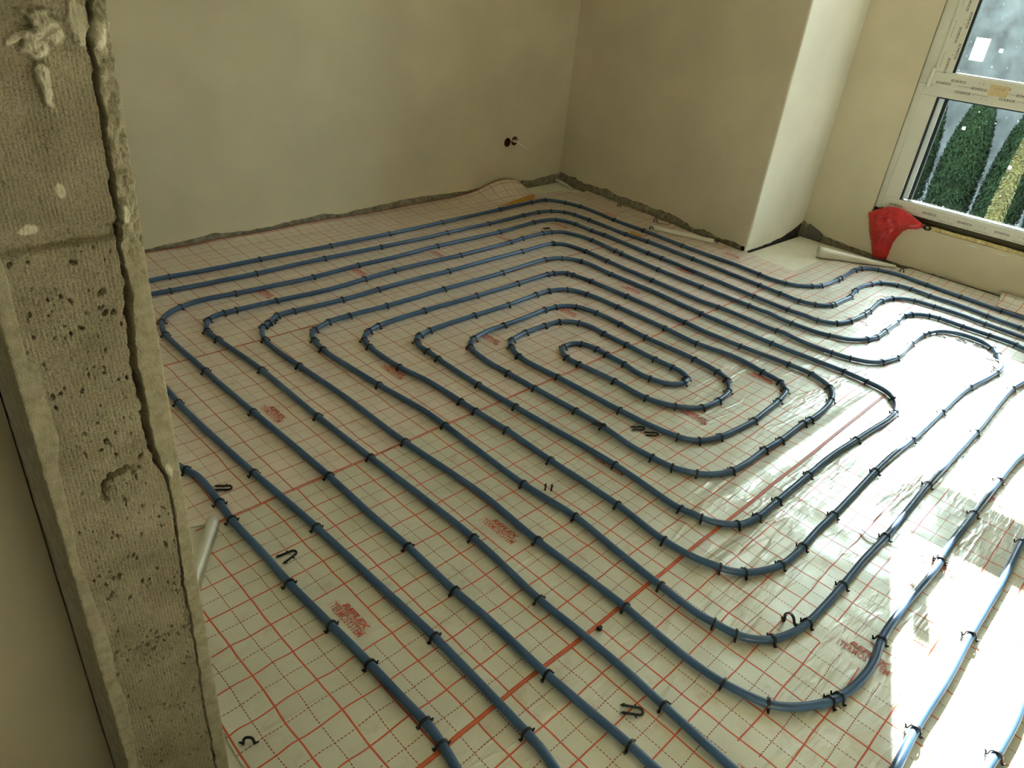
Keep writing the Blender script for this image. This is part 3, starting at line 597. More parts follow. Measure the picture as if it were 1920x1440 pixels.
def loose_mesh(open_=0.0):
    m = MB(); r = 0.0092; path = []
    for i in range(7): path.append((0.036-0.036*i/6, r+open_*(1-i/6), 0))
    for k in range(1, 12): a = PI/2+PI*k/12; path.append((r*math.cos(a), r*math.sin(a), 0))
    for i in range(7): path.append((0.036*i/6, -r-open_*(i/6), 0))
    m.tube(path, 0.0029, 8)
    for s in (-1, 1):
        y = s*(r+open_*0.3); m.tube([(0.010, y, 0), (0.008, y+s*0.004, 0.0), (0.006, y+s*0.0085, 0.0005)], [0.002, 0.0022, 0.0012], 7)
        y = s*(r+open_); m.tube([(0.039, y, 0), (0.034, y+s*0.003, 0), (0.030, y+s*0.0055, 0)], [0.0013, 0.002, 0.0008], 7)
        m.tube([(0.035, y, -0.001), (0.041, y, 0)], [0.0026, 0.0008], 7)
    me = bpy.data.meshes.new('loose_clip'); me.from_pydata([tuple(v) for v in m.v], [], m.f); me.update(); me.materials.append(M_CLIP); smooth(me)
    return me
# names of places: count the pipes between a clip and the wall it faces
segs = [(a.x, a.y, b.x, b.y) for C in allpts for a, b in zip(C[::2], C[2::2])]
def crossings(x, y, dx, dy):
    n = 0
    for x0, y0, x1, y1 in segs:
        if dy:
            if (x0-x)*(x1-x) <= 0 and x0 != x1:
                yy = y0+(y1-y0)*(x-x0)/(x1-x0)
                if (yy-y)*dy > 0.03: n += 1
        else:
            if (y0-y)*(y1-y) <= 0 and y0 != y1:
                xx = x0+(x1-x0)*(y-y0)/(y1-y0)
                if (xx-x)*dx > 0.03: n += 1
    return n
ORD = 'first second third fourth fifth sixth seventh eighth ninth tenth eleventh twelfth thirteenth fourteenth fifteenth sixteenth seventeenth eighteenth nineteenth twentieth'.split()
def ordn(n): return ORD[n] if n < len(ORD) else 'outlying'
camp = cam_o.matrix_world.translation
kept = []
for p, a in clips:
    if all((p-q).length > 0.006 for q, _ in kept): kept.append((p, a))
kept.sort(key=lambda c: (c[0]-camp).length)
far = kept[290:]; kept = kept[:290]
runs = {}
for p, a in kept:
    tx, ty = abs(math.cos(a)), abs(math.sin(a))
    if tx >= ty: side = 'back' if p.y > 0.95 else 'front'
    else: side = 'right' if p.x > 1.35+0.0*p.y else 'left'
    d = {'back': (0, 1), 'front': (0, -1), 'right': (1, 0), 'left': (-1, 0)}[side]
    runs.setdefault((side, crossings(p.x+1e-5, p.y+1e-5, *d)), []).append((p, a))
WORDS = {'back': ('from the back wall', 'from the left', lambda c: c[0].x), 'front': ('from the doorway side', 'from the left', lambda c: c[0].x),
         'right': ('from the right wall', 'from the back', lambda c: -c[0].y), 'left': ('from the left wall end', 'from the back', lambda c: -c[0].y)}
rj = random.Random(5)
for (side, rank), cs in runs.items():
    w1, w2, key = WORDS[side]; cs.sort(key=key)
    for i, (p, a) in enumerate(cs):
        o = bpy.data.objects.new('pipe_clip', CM); COL.objects.link(o); o.location = p
        flip = PI if math.cos(a-0.6) < 0 else 0
        o.rotation_euler = (rj.uniform(-0.10, 0.10), rj.uniform(-0.12, 0.12), a+flip+rj.uniform(-0.12, 0.12))
        tag(o, 'black clip on the %s blue pipe %s, %s %s' % (ordn(rank), w1, ordn(i), w2), 'pipe clip', 'black clips holding the blue heating pipes')
m = MB()
for p, a in far:
    mt = Matrix.Translation(p) @ Matrix.Rotation(a, 4, 'Z'); m.add([mt @ v.co for v in CM.vertices], [tuple(q.vertices) for q in CM.polygons])
if far:
    fo = m.build('pipe_clips', M_CLIP); tag(fo, 'smallest black pipe clips along the far pipes by the back and right walls', 'pipe clip', None, 'stuff')
# loose clips
LM = loose_mesh(); LM2 = loose_mesh(0.006)
def loose(x, y, rz, label, pose='flat', me=None, name='loose_clip'):
    o = bpy.data.objects.new(name, me or LM); COL.objects.link(o)
    g = foil_h(x, y)
    if pose == 'flat': o.location = (x, y, g+0.0050); o.rotation_euler = (0, 0, rz)
    elif pose == 'up': o.location = (x, y, g+0.042); o.rotation_euler = (0, PI/2, rz)      # legs down, standing
    elif pose == 'stuck': o.location = (x, y, g+0.012); o.rotation_euler = (0, PI/2, rz)      # pushed in, only the arch shows
    elif pose == 'prongs': o.location = (x, y, g-0.013); o.rotation_euler = (0, -PI/2, rz)    # upside down, prongs up
    elif pose == 'onpipe': o.location = (x, y, g+0.027); o.rotation_euler = (0.15, 0.08, rz)
    tag(o, label, 'pipe clip', 'spare black clips lying loose'); return o
loose(-0.052, 1.020, PI*0.80, 'loose black clip lying flat beside the pipe nearest the left wall end')
loose(-0.045, 0.672, PI*1.02, 'loose black clip leaning over the short pipe at lower left', 'flat', LM2)
loose(1.215, 0.468, PI*0.80, 'upper of two loose black clips lying side by side right of centre')
loose(1.225, 0.415, PI*0.78, 'lower of two loose black clips lying side by side right of centre')
loose(0.283, -0.216, PI*0.72, 'loose black clip lying flat between pipes at the bottom of the photo')
loose(-0.378, 0.258, 0.9, 'black clip half pushed into the foil near the doorway corner at bottom left', 'stuck', LM2)
loose(0.690, 0.438, 0.75, 'upturned black clip with two prongs showing in the middle foreground', 'prongs')
loose(1.085, 0.545, PI*0.60, 'loose black clip resting across a pipe left of the loose pair', 'onpipe')
loose(2.585, 2.208, PI*0.95, 'small loose black clip lying in the top bend of the fourth pipe')
loose(3.405, 2.295, 0.3, 'black clip pushed in by the right wall, nearest the room corner', 'stuck')
loose(3.372, 1.955, 0.3, 'black clip pushed in at the foot of the right wall', 'stuck')
loose(3.195, 1.862, 0.4, 'black clip at the start of the white strip by the right wall', 'stuck')
loose(3.352, 1.480, 0.3, 'black clip at the far end of the white strip by the right wall', 'stuck')
loose(3.615, 0.300, PI*0.45, 'loose black clip lying on the third pipe below the window', 'onpipe')
loose(3.160, 0.045, PI*0.55, 'leftmost loose clip beside the curved pipe in the bright sunlit patch')
loose(3.190, -0.040, PI*0.55, 'second loose clip beside the curved pipe in the bright sunlit patch')
loose(3.215, -0.115, PI*0.52, 'third loose clip beside the curved pipe in the bright sunlit patch')
o = loose(0.783, -0.316, 0.9, 'black clip standing with a raised loop beside the sunward bend in the foreground', 'flat', CM); o.location.z = 0.022; o.rotation_euler = (-0.5, 0.1, -0.3); o.scale = (1.2, 1.15, 1.3)
for q, (x, y, r) in enumerate(((0.590, 1.935, 0.9), (0.556, 1.905, 0.5))):
    loose(x, y, r+PI, ('upper', 'lower')[q]+' loose clip touching the tight left bend of the fifth pipe', 'flat')
loose(3.03, -0.215, 2.0, 'loose clip piled on the pipe end bend in the bright patch, top one', 'onpipe')
loose(3.0, -0.235, 0.4, 'loose clip piled under another on the end bend in the bright patch', 'flat')
loose(3.985, 0.548, 0.4, 'black clip holding the rolled foil edge below the window', 'stuck')
# a long torn strip of tape under one clip
m = MB(); pts = [(1.316, -0.290), (1.304, -0.308), (1.300, -0.327), (1.308, -0.346), (1.330, -0.362), (1.346, -0.392)]
vs = []
for i, (x, y) in enumerate(pts):
    wd = (0.003, 0.007, 0.008, 0.008, 0.010, 0.002)[i]; vs += [(x-wd*0.5, y, 0.010+0.003*math.sin(i)), (x+wd*0.5, y, 0.007+0.002*math.sin(i))]
n = len(pts); vs += [(x, y, z-0.0008) for x, y, z in vs]
fs = [(2*i, 2*i+1, 2*i+3, 2*i+2) for i in range(n-1)]+[(2*i+2*n+1, 2*i+2*n, 2*i+2*n+2, 2*i+2*n+3) for i in range(n-1)]+[(2*i+2, 2*i+2*n+2, 2*i+2*n, 2*i) for i in range(n-1)]+[(2*i+1, 2*i+2*n+1, 2*i+2*n+3, 2*i+3) for i in range(n-1)]
m.add(vs, fs); o = m.build('torn_film', plain('blue_film', (0.03, 0.06, 0.10), 0.4), None, True)
tag(o, 'narrow dark blue torn strip of film caught under a clip at right', 'film strip')
m = MB(); m.box((0.385, -0.016, 0.003), (0.402, -0.008, 0.008)); m.box((0.389, -0.020, 0.003), (0.394, -0.006, 0.010)); o = bevel(m.build('clip_fragment', M_CLIP), 0.001)
tag(o, 'tiny broken black clip fragment lying beside the thick red seam', 'clip fragment')

# ------------------------------------------------------------------ rolled foil edges
def roll(pts, r, label, turns=1.6, mat=None):
    """a loose scroll of foil: a spiral cross-section swept between two ends"""
    A, B = Vector(pts[0]), Vector(pts[1]); d = (B-A).normalized(); s = d.cross(Vector((0,0,1))).normalized(); u = s.cross(d)
    vs = []; nseg, na = 14, 34
    for i in range(nseg+1):
        f = i/nseg; rr_ = r[0]+(r[1]-r[0])*f; c = A+(B-A)*f+u*rr_
        for k in range(na+1):
            a = -PI/2+turns*2*PI*k/na; q = rr_*(1-(0.28 if turns > 1.3 else 0.06)*(k/na))*(1+0.05*noise.noise(Vector((f*5, k*0.3, 0))))
            vs.append(c+s*q*math.cos(a)+u*q*math.sin(a))
    m = MB(); m.add(vs, [(i*(na+1)+k, i*(na+1)+k+1, (i+1)*(na+1)+k+1, (i+1)*(na+1)+k) for i in range(nseg) for k in range(na)])
    o = m.build('foil_roll', mat or M_WHITE, None, True)
    sm = o.modifiers.new('thick', 'SOLIDIFY'); sm.thickness = 0.0006
    return tag(o, label, 'rolled foil')
def roll_mat(ax):
    m, nt, b = newmat('rolled_film'); b.inputs['Base Color'].default_value = (0.74, 0.72, 0.62, 1); b.inputs['Metallic'].default_value = 0.25
    b.inputs['Roughness'].default_value = 0.4; b.inputs['Coat Weight'].default_value = 0.3
    tc = N(nt, 'ShaderNodeTexCoord'); n = noise_(nt, tc.outputs['Object'], 30, 3); bump_(nt, n, 0.3, 0.003, b); return m
M_ROLL = roll_mat(0)
roll([(-0.150, 0.900, 0.003), (-0.345, 0.640, 0.003)], (0.0165, 0.010), 'curled silver foil edge beside the left wall end', 1.5, M_ROLL)
roll([(3.735, 0.985, 0.002), (4.015, 0.600, 0.004)], (0.036, 0.008), 'curled foil edge with open end near the niche, below the window', 1.08, M_ROLL)
# small film patches by the window
for q, (x0, y0, x1, y1, lab) in enumerate(((3.90, -0.01, 4.07, -0.16, 'square patch of gridded film lapped against the wall under the window'),)):
    vs = []; k = 8
    for i in range(k+1):
        for j in range(k+1):
            x = x0+(x1-x0)*i/k; y = y0+(y1-y0)*j/k+0.04*(i/k); vs.append((x, y, 0.006+0.030*(i/k)**3+0.002*noise.noise(Vector((x*40,y*40,0)))+foil_h(x,y)))
    m = MB(); m.add(vs, [(i*(k+1)+j, (i+1)*(k+1)+j, (i+1)*(k+1)+j+1, i*(k+1)+j+1) for i in range(k) for j in range(k)])
    o = m.build('film_patch', FM[2], None, True); o.modifiers.new('thick', 'SOLIDIFY').thickness = 0.0006; tag(o, lab, 'film patch')

# ------------------------------------------------------------------ small things by the walls
def plank(name, poly, z0, z1, mat, label, cat, bv=0.001):
    m = MB(); m.prism(poly, z0, z1); o = bevel(m.build(name, mat), bv); return tag(o, label, cat)
plank('yellow_strip', [(2.60, 2.675), (2.965, 2.700), (3.035, 2.765), (2.99, 2.775), (2.64, 2.690)], 0.006, 0.011, M_YELLOW, 'long yellow strip lying along the outermost pipe near the room corner', 'strip')
m = MB(); m.tube([(3.045,2.775,0.010),(3.06,2.74,0.03),(3.055,2.69,0.034),(3.03,2.63,0.012),(3.02,2.60,0.006)], 0.0028, 8); m.tube([(3.035,2.785,0.010),(3.08,2.77,0.016)], 0.006, 8)
tag(m.build('cable_end', M_WHITE, None, True), 'short white cable end hooked over the outermost pipe at the corner bend', 'cable')
m = MB(); m.tube([(3.455,2.945,0.026),(3.445,2.86,0.018),(3.42,2.74,0.010)], [0.011,0.010,0.006], 10)
tag(m.build('conduit_stub', M_WHITE, None, True), 'short pale conduit lying on the floor in the room corner', 'conduit')
M_STRIPW = plain('bright_white_strip', (0.90, 0.89, 0.82), 0.4, nscale=30, namp=0.04)
plank('trim_strip', [(3.195, 1.872), (3.215, 1.880), (3.352, 1.490), (3.328, 1.478)], 0.006, 0.026, M_STRIPW, 'long white profile strip at the foot of the right wall', 'strip')
plank('trim_strip', [(3.180, 1.850), (3.186, 1.853), (3.262, 1.590), (3.255, 1.588)], 0.005, 0.009, M_WHITE, 'thinner pale strip beside the long white profile strip', 'strip', 0.0005)
m = MB(); m.tube([(3.352,1.962,0.004),(3.345,1.90,0.006),(3.37,1.86,0.010),(3.40,1.845,0.014)], 0.0022, 6)
tag(m.build('wire_scrap', plain('red_wire', (0.45,0.12,0.07),0.5), None, True), 'thin reddish wire scrap at the foot of the right wall', 'wire')
plank('orange_scrap', [(2.985, 1.885), (3.03, 1.895), (3.03, 1.82), (2.985, 1.805)], 0.004, 0.0055, M_YELLOW, 'small orange paper scrap between the outer pipes near the right wall', 'paper scrap', 0.0003)
# mortar pieces and dark foam offcut in the niche corner
def lump(name, c, r, mat, label, cat, seed=0, sub=3):
    bm = bmesh.new(); bmesh.ops.create_icosphere(bm, subdivisions=sub, radius=1)
    for v in bm.verts:
        k = 1+0.35*noise.noise(v.co*1.7+Vector((seed,0,0)))+0.15*noise.noise(v.co*5+Vector((0,seed,0)))
        v.co = Vector((v.co.x*r[0]*k, v.co.y*r[1]*k, v.co.z*r[2]*k))
    me = bpy.data.meshes.new(name); bm.to_mesh(me); bm.free(); o = link(name, me, mat); o.location = c
    return tag(o, label, cat)
m = MB(); m.add([(4.065,1.215,0.010),(4.080,1.125,-0.004),(4.085,1.118,0.045),(4.09,1.15,0.062),(4.085,1.225,0.090),
                 (4.088,1.215,0.010),(4.094,1.125,-0.004),(4.097,1.118,0.045),(4.098,1.15,0.062),(4.098,1.225,0.090)],
                [(0,1,2,3,4),(9,8,7,6,5),(0,5,6,1),(1,6,7,2),(2,7,8,3),(3,8,9,4),(4,9,5,0)])
tag(bevel(m.build('foam_offcut', plain('grey_offcut', (0.12,0.12,0.10), 0.8, nscale=30)), 0.002), 'dark grey offcut leaning on the window wall in the niche corner', 'offcut')
for k, (x, y, r) in enumerate(((2.945, 2.945, 0.013), (3.00, 2.950, 0.015), (3.06, 2.952, 0.011))):
    lump('mortar_lump', (x, y, 0.012), (r, r*0.7, r), M_MORTAR, ('left', 'middle', 'right')[k]+' mortar lump of three at the back wall foot near the corner', 'mortar lump', k)
# socket holes in the back wall, with a cable
def bwp(x, off=0.0):     # point on the back wall face
    t = (x-BW[0][0])/(BW[1][0]-BW[0][0]); return BW[0][1]+(BW[1][1]-BW[0][1])*t-off
for i, (x, z) in enumerate(((2.925, 0.333), (2.995, 0.337))):
    y = bwp(x)
    bm = bmesh.new(); mt = Matrix.Translation((x, y+0.02, z)) @ Matrix.Rotation(PI/2, 4, 'X')
    bmesh.ops.create_cone(bm, cap_ends=True, segments=32, radius1=0.030, radius2=0.030, depth=0.09, matrix=mt)
    cm = bpy.data.meshes.new('cut'); bm.to_mesh(cm); bm.free(); co = link('cut', cm)
    for wobj in (wb, pb):
        bo = wobj.modifiers.new('hole', 'BOOLEAN'); bo.object = co; bo.operation = 'DIFFERENCE'; bo.solver = 'EXACT'
        bpy.context.view_layer.update(); nm = bpy.data.meshes.new_from_object(wobj.evaluated_get(DG()))
        wobj.modifiers.clear(); wobj.data = nm
    bpy.data.objects.remove(co)
    m = MB(); seg = 28; vs = []
    prof = [(0.0305, -0.0005), (0.0297, -0.0022), (0.0285, -0.0005), (0.0282, 0.045), (0.0, 0.045)]
    for r, d in prof: vs += [(x+r*math.cos(2*PI*k/seg), y+d, z+r*math.sin(2*PI*k/seg)) for k in range(seg)]
    m.add(vs, [(j*seg+k, j*seg+(k+1)%seg, (j+1)*seg+(k+1)%seg, (j+1)*seg+k) for j in range(len(prof)-1) for k in range(seg)])
    o = m.build('socket_box', M_BOX, None, True)
    tag(o, ('round brown empty socket box in the back wall, left of the pair', 'round brown socket box in the back wall with white cables coming out')[i], 'socket box')
m = MB(); y0 = bwp(3.0)
m.tube([(2.985, y0+0.03, 0.335), (2.975, y0-0.012, 0.342), (2.99, y0-0.04, 0.335), (3.015, y0-0.075, 0.312), (3.030, y0-0.090, 0.292)], 0.0062, 8)
m.tube([(3.0, y0+0.03, 0.34), (3.015, y0-0.015, 0.348), (2.98, y0-0.02, 0.340), (2.970, y0-0.015, 0.334)], 0.0032, 8)
tag(m.build('electric_cable', M_WHITE, None, True), 'white electric cable hanging out of the socket box in the back wall', 'cable')

# ------------------------------------------------------------------ window
def window(name, y1, y0, full=True):
    """y1 left jamb (towards the niche), y0 right jamb; fixed lower light, opening sash above"""
    root = empty(name, (NX+0.05, (y0+y1)/2, 0.316)); root['kind'] = 'structure'
    XF = NX+0.014        # room-side face of the frame
    m = MB()
    m.box((XF+0.006, y1-0.080, 1.03), (XF+0.08, y1, ZH)); m.box((XF+0.006, y0, 1.03), (XF+0.08, y0+0.080, ZH))
    m.box((XF+0.006, y1-0.038, 0.300), (XF+0.08, y1, 1.03)); m.box((XF+0.006, y0, 0.300), (XF+0.08, y0+0.038, 1.03))
    m.box((XF+0.007, y0+0.080, ZH-0.07), (XF+0.08, y1-0.080, ZH)); m.box((XF, y0+0.038, 0.311), (XF+0.08, y1-0.038, 0.378))
    m.box((XF, y0+0.038, 0.972), (XF+0.08, y1-0.038, 1.03))
    m.box((XF, y1-0.120, 0.378), (XF+0.08, y1-0.038, 0.972)); m.box((XF, y0+0.038, 0.378), (XF+0.08, y0+0.120, 0.972))
    f = bevel(m.build('frame', M_PVC, root), 0.003)
    # beads round the lower pane
    m = MB(); a, b_ = y1-0.120, y0+0.120
    m.box((XF-0.002, a-0.006, 0.378), (XF+0.030, a, 0.972)); m.box((XF-0.002, b_, 0.378), (XF+0.030, b_+0.006, 0.972))
    bevel(m.build('glazing_bead', M_PVC, root), 0.001)
    m = MB()
    m.box((XF+0.004, a-0.016, 0.380), (XF+0.052, a-0.006, 0.970)); m.box((XF+0.030, a-0.062, 0.382), (XF+0.052, a-0.040, 0.970))
    m.box((XF+0.004, b_+0.006, 0.380), (XF+0.052, b_+0.016, 0.970)); m.box((XF+0.02, b_, 0.964), (XF+0.052, a, 0.973)); m.box((XF+0.02, b_, 0.376), (XF+0.052, a, 0.380))
    m.build('gasket', M_GASK, root)
    m = MB(); m.box((XF+0.020, a-0.044, 0.386), (XF+0.046, a-0.0165, 0.966)); m.box((XF+0.030, b_+0.017, 0.386), (XF+0.046, b_+0.040, 0.966))
    m.build('spacer_bar', M_SPACER, root)
    m = MB()
    for z in (0.380, 0.386): m.box((XF+0.010, b_+0.01, z), (XF+0.030, a-0.045, z+0.003))
    m.build('glint_bead', plain('bead_glint', (0.80, 0.86, 0.86), 0.25), root)  # thin pale bars paint the glints along the lower edge of the pane
    g = MB(); g.box((XF+0.040, b_+0.006, 0.380), (XF+0.044, a-0.006, 0.970)); g.build('glass', M_GLASS, root)
    # upper sash
    S = XF-0.012; u1, u0 = y1-0.068, y0+0.068
    m = MB()
    m.box((S, u1-0.094, 1.100), (XF+0.05, u1, ZH-0.15)); m.box((S, u0, 1.100), (XF+0.05, u0+0.094, ZH-0.15))
    m.box((S, u0, 1.026), (XF+0.05, u1, 1.100)); m.box((S, u0, ZH-0.15), (XF+0.05, u1, ZH-0.055))
    sash = bevel(m.build('sash', M_PVC, root), 0.004)
    m = MB(); c, d = u1-0.094, u0+0.094
    m.box((S+0.004, c-0.014, 1.104), (XF+0.035, c, ZH-0.155)); m.box((S+0.004, d, 1.104), (XF+0.035, d+0.014, ZH-0.155)); m.build('gasket', M_GASK, sash).parent = sash
    m = MB(); m.box((S+0.006, d, 1.100), (XF+0.035, c, 1.106)); m.build('glint_bead', plain('bead_glint', (0.80, 0.86, 0.86), 0.25), sash)
    g = MB(); g.box((XF+0.012, d, 1.100), (XF+0.016, c, ZH-0.15)); g.build('glass', M_GLASS_UP, sash)
    m = MB(); m.tube([(S-0.004, u1+0.004, 1.012), (S-0.004, u1+0.004, 1.115)], 0.010, 12); bevel(m.build('hinge', M_PVC, sash), 0.001)
    return root, XF, S
def glass_mat(name, haze, seed):
    m = bpy.data.materials.new(name); m.use_nodes = True; nt = m.node_tree; nt.nodes.clear(); L = nt.links
    out = N(nt, 'ShaderNodeOutputMaterial'); tr = N(nt, 'ShaderNodeBsdfTransparent'); gl = N(nt, 'ShaderNodeBsdfGlossy'); df = N(nt, 'ShaderNodeBsdfDiffuse')
    tr.inputs[0].default_value = (0.93, 0.97, 0.95, 1); gl.inputs['Roughness'].default_value = 0.03; df.inputs[0].default_value = (0.85, 0.9, 0.88, 1)
    fr = N(nt, 'ShaderNodeFresnel'); fr.inputs[0].default_value = 1.25
    tc = N(nt, 'ShaderNodeTexCoord'); P = tc.outputs['Object']
    vo = N(nt, 'ShaderNodeTexVoronoi'); vo.inputs['Scale'].default_value = 26; L.new(P, vo.inputs['Vector'])
    speck = ramp_(nt, vo.outputs['Distance'], [(0.05, 1.0), (0.085, 0.0)])
    n = noise_(nt, P, 4+seed, 5, 0.65); gate = ramp_(nt, noise_(nt, P, 11, 2), [(0.5, 0.0), (0.56, 0.8)])
    hz = ramp_(nt, n, [(0.40, haze*0.25), (0.72, haze)])
    mp = N(nt, 'ShaderNodeMapping'); L.new(P, mp.inputs[0]); mp.inputs['Scale'].default_value = (1, 2.5, 30)
    fac = math_(nt, 'MINIMUM', math_(nt, 'ADD', math_(nt, 'MULTIPLY', speck, gate), hz), 0.95)
    m1 = N(nt, 'ShaderNodeMixShader'); m2 = N(nt, 'ShaderNodeMixShader')
    L.new(fr.outputs[0], m1.inputs[0]); L.new(tr.outputs[0], m1.inputs[1]); L.new(gl.outputs[0], m1.inputs[2])
    L.new(fac, m2.inputs[0]); L.new(m1.outputs[0], m2.inputs[1]); L.new(df.outputs[0], m2.inputs[2]); L.new(m2.outputs[0], out.inputs[0])
    return m
M_BACKLIT = bpy.data.materials.new('translucent_paper'); M_BACKLIT.use_nodes = True
_n = M_BACKLIT.node_tree; _p = _n.nodes['Principled BSDF']; _p.inputs['Base Color'].default_value = (0.9, 0.9, 0.86, 1); _t = _n.nodes.new('ShaderNodeBsdfTranslucent'); _t.inputs[0].default_value = (0.85, 0.85, 0.80, 1)
_x = _n.nodes.new('ShaderNodeMixShader'); _x.inputs[0].default_value = 0.5; _n.links.new(_p.outputs[0], _x.inputs[1]); _n.links.new(_t.outputs[0], _x.inputs[2]); _n.links.new(_x.outputs[0], _n.nodes['Material Output'].inputs[0])
M_GLASS = glass_mat('dusty_glass', 0.005, 0); M_GLASS_UP = glass_mat('hazy_glass', 0.02, 3)
win1, XF, XS = window('window_1', 0.872, -0.30)
# black printing on the protective film of the frame
T_SCH = fit(text_mesh('SCHÜCO', 0.02, bold=0.0005), 0.079, 0.0150)
def ink(par, name, tm, y, z, x, ang=0.0, mat=M_INK):
    """text runs towards -Y when seen from the room; ang turns it in the wall plane"""
    vs, fs = tm; c, s = math.cos(ang), math.sin(ang); m = MB()
    m.add([(x, y-(u*c-v*s), z+(u*s+v*c)) for u, v in vs], fs); return m.build(name, mat, par)
def squiggle(w_, seed):
    """the small illegible slogan: a thin broken wavy stroke"""
    r = random.Random(seed); vs = []; fs = []; x = -w_/2
    while x < w_/2:
        l = r.uniform(0.006, 0.014); n = 5; h0 = r.uniform(-0.0008, 0.0008); b = len(vs)
        for i in range(n+1):
            t = x+l*i/n; h = h0+0.0018*math.sin(i*1.9+seed); vs += [(t, h), (t, h+0.0022)]
        fs += [(b+2*i, b+2*i+2, b+2*i+3, b+2*i+1) for i in range(n)]; x += l+r.uniform(0.0005, 0.003)
    return vs, fs
def marks(seed):
    r = random.Random(seed); vs = []; fs = []
    for k, x in enumerate((-0.012, 0.010)):
        b = len(vs); vs += [(x, 0.000), (x+0.002, 0.0), (x+0.009, 0.009), (x+0.007, 0.009)]; fs.append((b, b+1, b+2, b+3))
        if k: b = len(vs); vs += [(x+0.003, -0.002), (x+0.009, -0.002), (x+0.009, 0.0), (x+0.003, 0.0)]; fs.append((b, b+1, b+2, b+3))
    return vs, fs
xi = XF-0.0008
for k in range(5):
    y = 0.752-0.1985*k
    ink(win1, 'printed_mark', T_SCH, y, 0.336, xi); ink(win1, 'printed_mark', squiggle(0.080, k+3), y-0.099, 0.3205, xi, 0, M_GREYINK)
    ink(win1, 'printed_mark', marks(k), y-0.092, 0.345, xi, 0, M_GREYINK); ink(win1, 'printed_mark', marks(k+9), y-0.01, 0.318, xi, 0, M_GREYINK)
xs = XS-0.0006
for k in range(4):
    y = 0.662-0.225*k
    ink(win1, 'printed_mark', T_SCH, y, 1.060, xs); ink(win1, 'printed_mark', marks(k+20), y-0.112, 1.070, xs, 0, M_GREYINK)
    ink(win1, 'printed_mark', squiggle(0.075, k+31), y-0.045, 1.043, xs, 0, M_GREYINK); ink(win1, 'printed_mark', T_SCH, y-0.114, 1.038, xs)
    ink(win1, 'printed_mark', T_SCH, y-0.038, 1.019, xi, PI); ink(win1, 'printed_mark', squiggle(0.08, k+41), y-0.125, 1.013, xi, 0, M_GREYINK)
    ink(win1, 'printed_mark', marks(k+50), y-0.155, 1.003, xi, PI, M_GREYINK)
ink(win1, 'printed_mark', T_SCH, 0.735, 1.040, xs)
for k in range(5):
    z = 1.135+0.155*k
    ink(win1, 'printed_mark', T_SCH, 0.756, z, xs, -PI/2); ink(win1, 'printed_mark', T_SCH, 0.728, z+0.075, xs, -PI/2)
    ink(win1, 'printed_mark', squiggle(0.075, k+61), 0.785, z+0.03, xs, -PI/2, M_GREYINK); ink(win1, 'printed_mark', marks(k+70), 0.742, z+0.07, xs, -PI/2, M_GREYINK)
m = MB(); m.box((XS-0.0012, 0.405, 1.023), (XS-0.0004, 0.500, 1.078)); o = m.build('paper_label', M_TAPE)
tag(o, 'faded orange paper label stuck on the window crossbar', 'label')
m = MB(); m.add([(XS-0.0014, 0.45-u, 1.058+v) for u, v in squiggle(0.05, 5)[0]], squiggle(0.05, 5)[1]); q = m.build('faded_mark', M_GREYINK, o); 
m = MB(); m.box((XF+0.0105, 0.589, 1.178), (XF+0.0118, 0.660, 1.290)); o = m.build('sticker', M_BACKLIT); tag(o, 'white rectangular sticker on the upper window pane', 'sticker')
for k, (y, z, zz, lab) in enumerate(((0.560, 0.832, 0.0, 'small white square spacer pad high on the lower window pane'), (0.262, 0.682, 0.0, 'small white square spacer pad lower on the same pane'), )):
    m = MB(); m.box((XF+0.037, y-0.008, z-0.007), (XF+0.0395, y+0.008, z+0.009)); tag(bevel(m.build('spacer_pad', M_BACKLIT), 0.0005), lab, 'spacer pad')
m = MB(); m.box((XF+0.0085, 0.512, 1.232), (XF+0.0115, 0.530, 1.250)); tag(bevel(m.build('spacer_pad', M_BACKLIT), 0.0005), 'small white square spacer pad right of the sticker on the upper pane', 'spacer pad')
# gap under the frame with expanding foam
m = MB(); m.box((NX+0.045, -0.30, ZS-0.002), (NX+0.10, 0.872, 0.313)); o = m.build('recess_shade_strip', plain('recess_shade', (0.075, 0.070, 0.035), 0.8, nscale=40)); tag(o, 'dark strip painting the shade in the gap under the window frame', 'shade strip')  # dark olive colour paints the shade at the back of the gap
pts = []; rs = []; y = 0.66
while y > -0.28:
    pts.append((NX+0.016+0.006*noise.noise(Vector((0, y*6, 0))), y, ZS+0.010+0.004*noise.noise(Vector((4, y*7, 0))))); rs.append(0.0125+0.005*noise.noise(Vector((9, y*14, 0)))+0.0025*noise.noise(Vector((9, y*50, 0)))); y -= 0.012
m = MB(); m.tube(pts, rs, 10); o = m.build('foam_bead', M_PU, None, True); tag(o, 'lumpy yellow expanding foam bead under the window frame', 'foam bead')
m = MB(); rr2 = random.Random(3)
for k in range(4):
    a0 = rr2.uniform(0, 6.28); pts = []
    for i in range(14):
        a = a0+i*0.62; pts.append((NX-0.006+0.006*math.sin(i*1.3+k), 0.530+0.018*math.cos(a)+0.004*rr2.uniform(-1,1), ZS+0.012+0.013*math.sin(a)))
    m.tube(pts, 0.0036, 6)
o = m.build('wire_bundle', M_CLIP, None, True); tag(o, 'dark knotted wire bundle on the foam bead under the window', 'wire bundle')
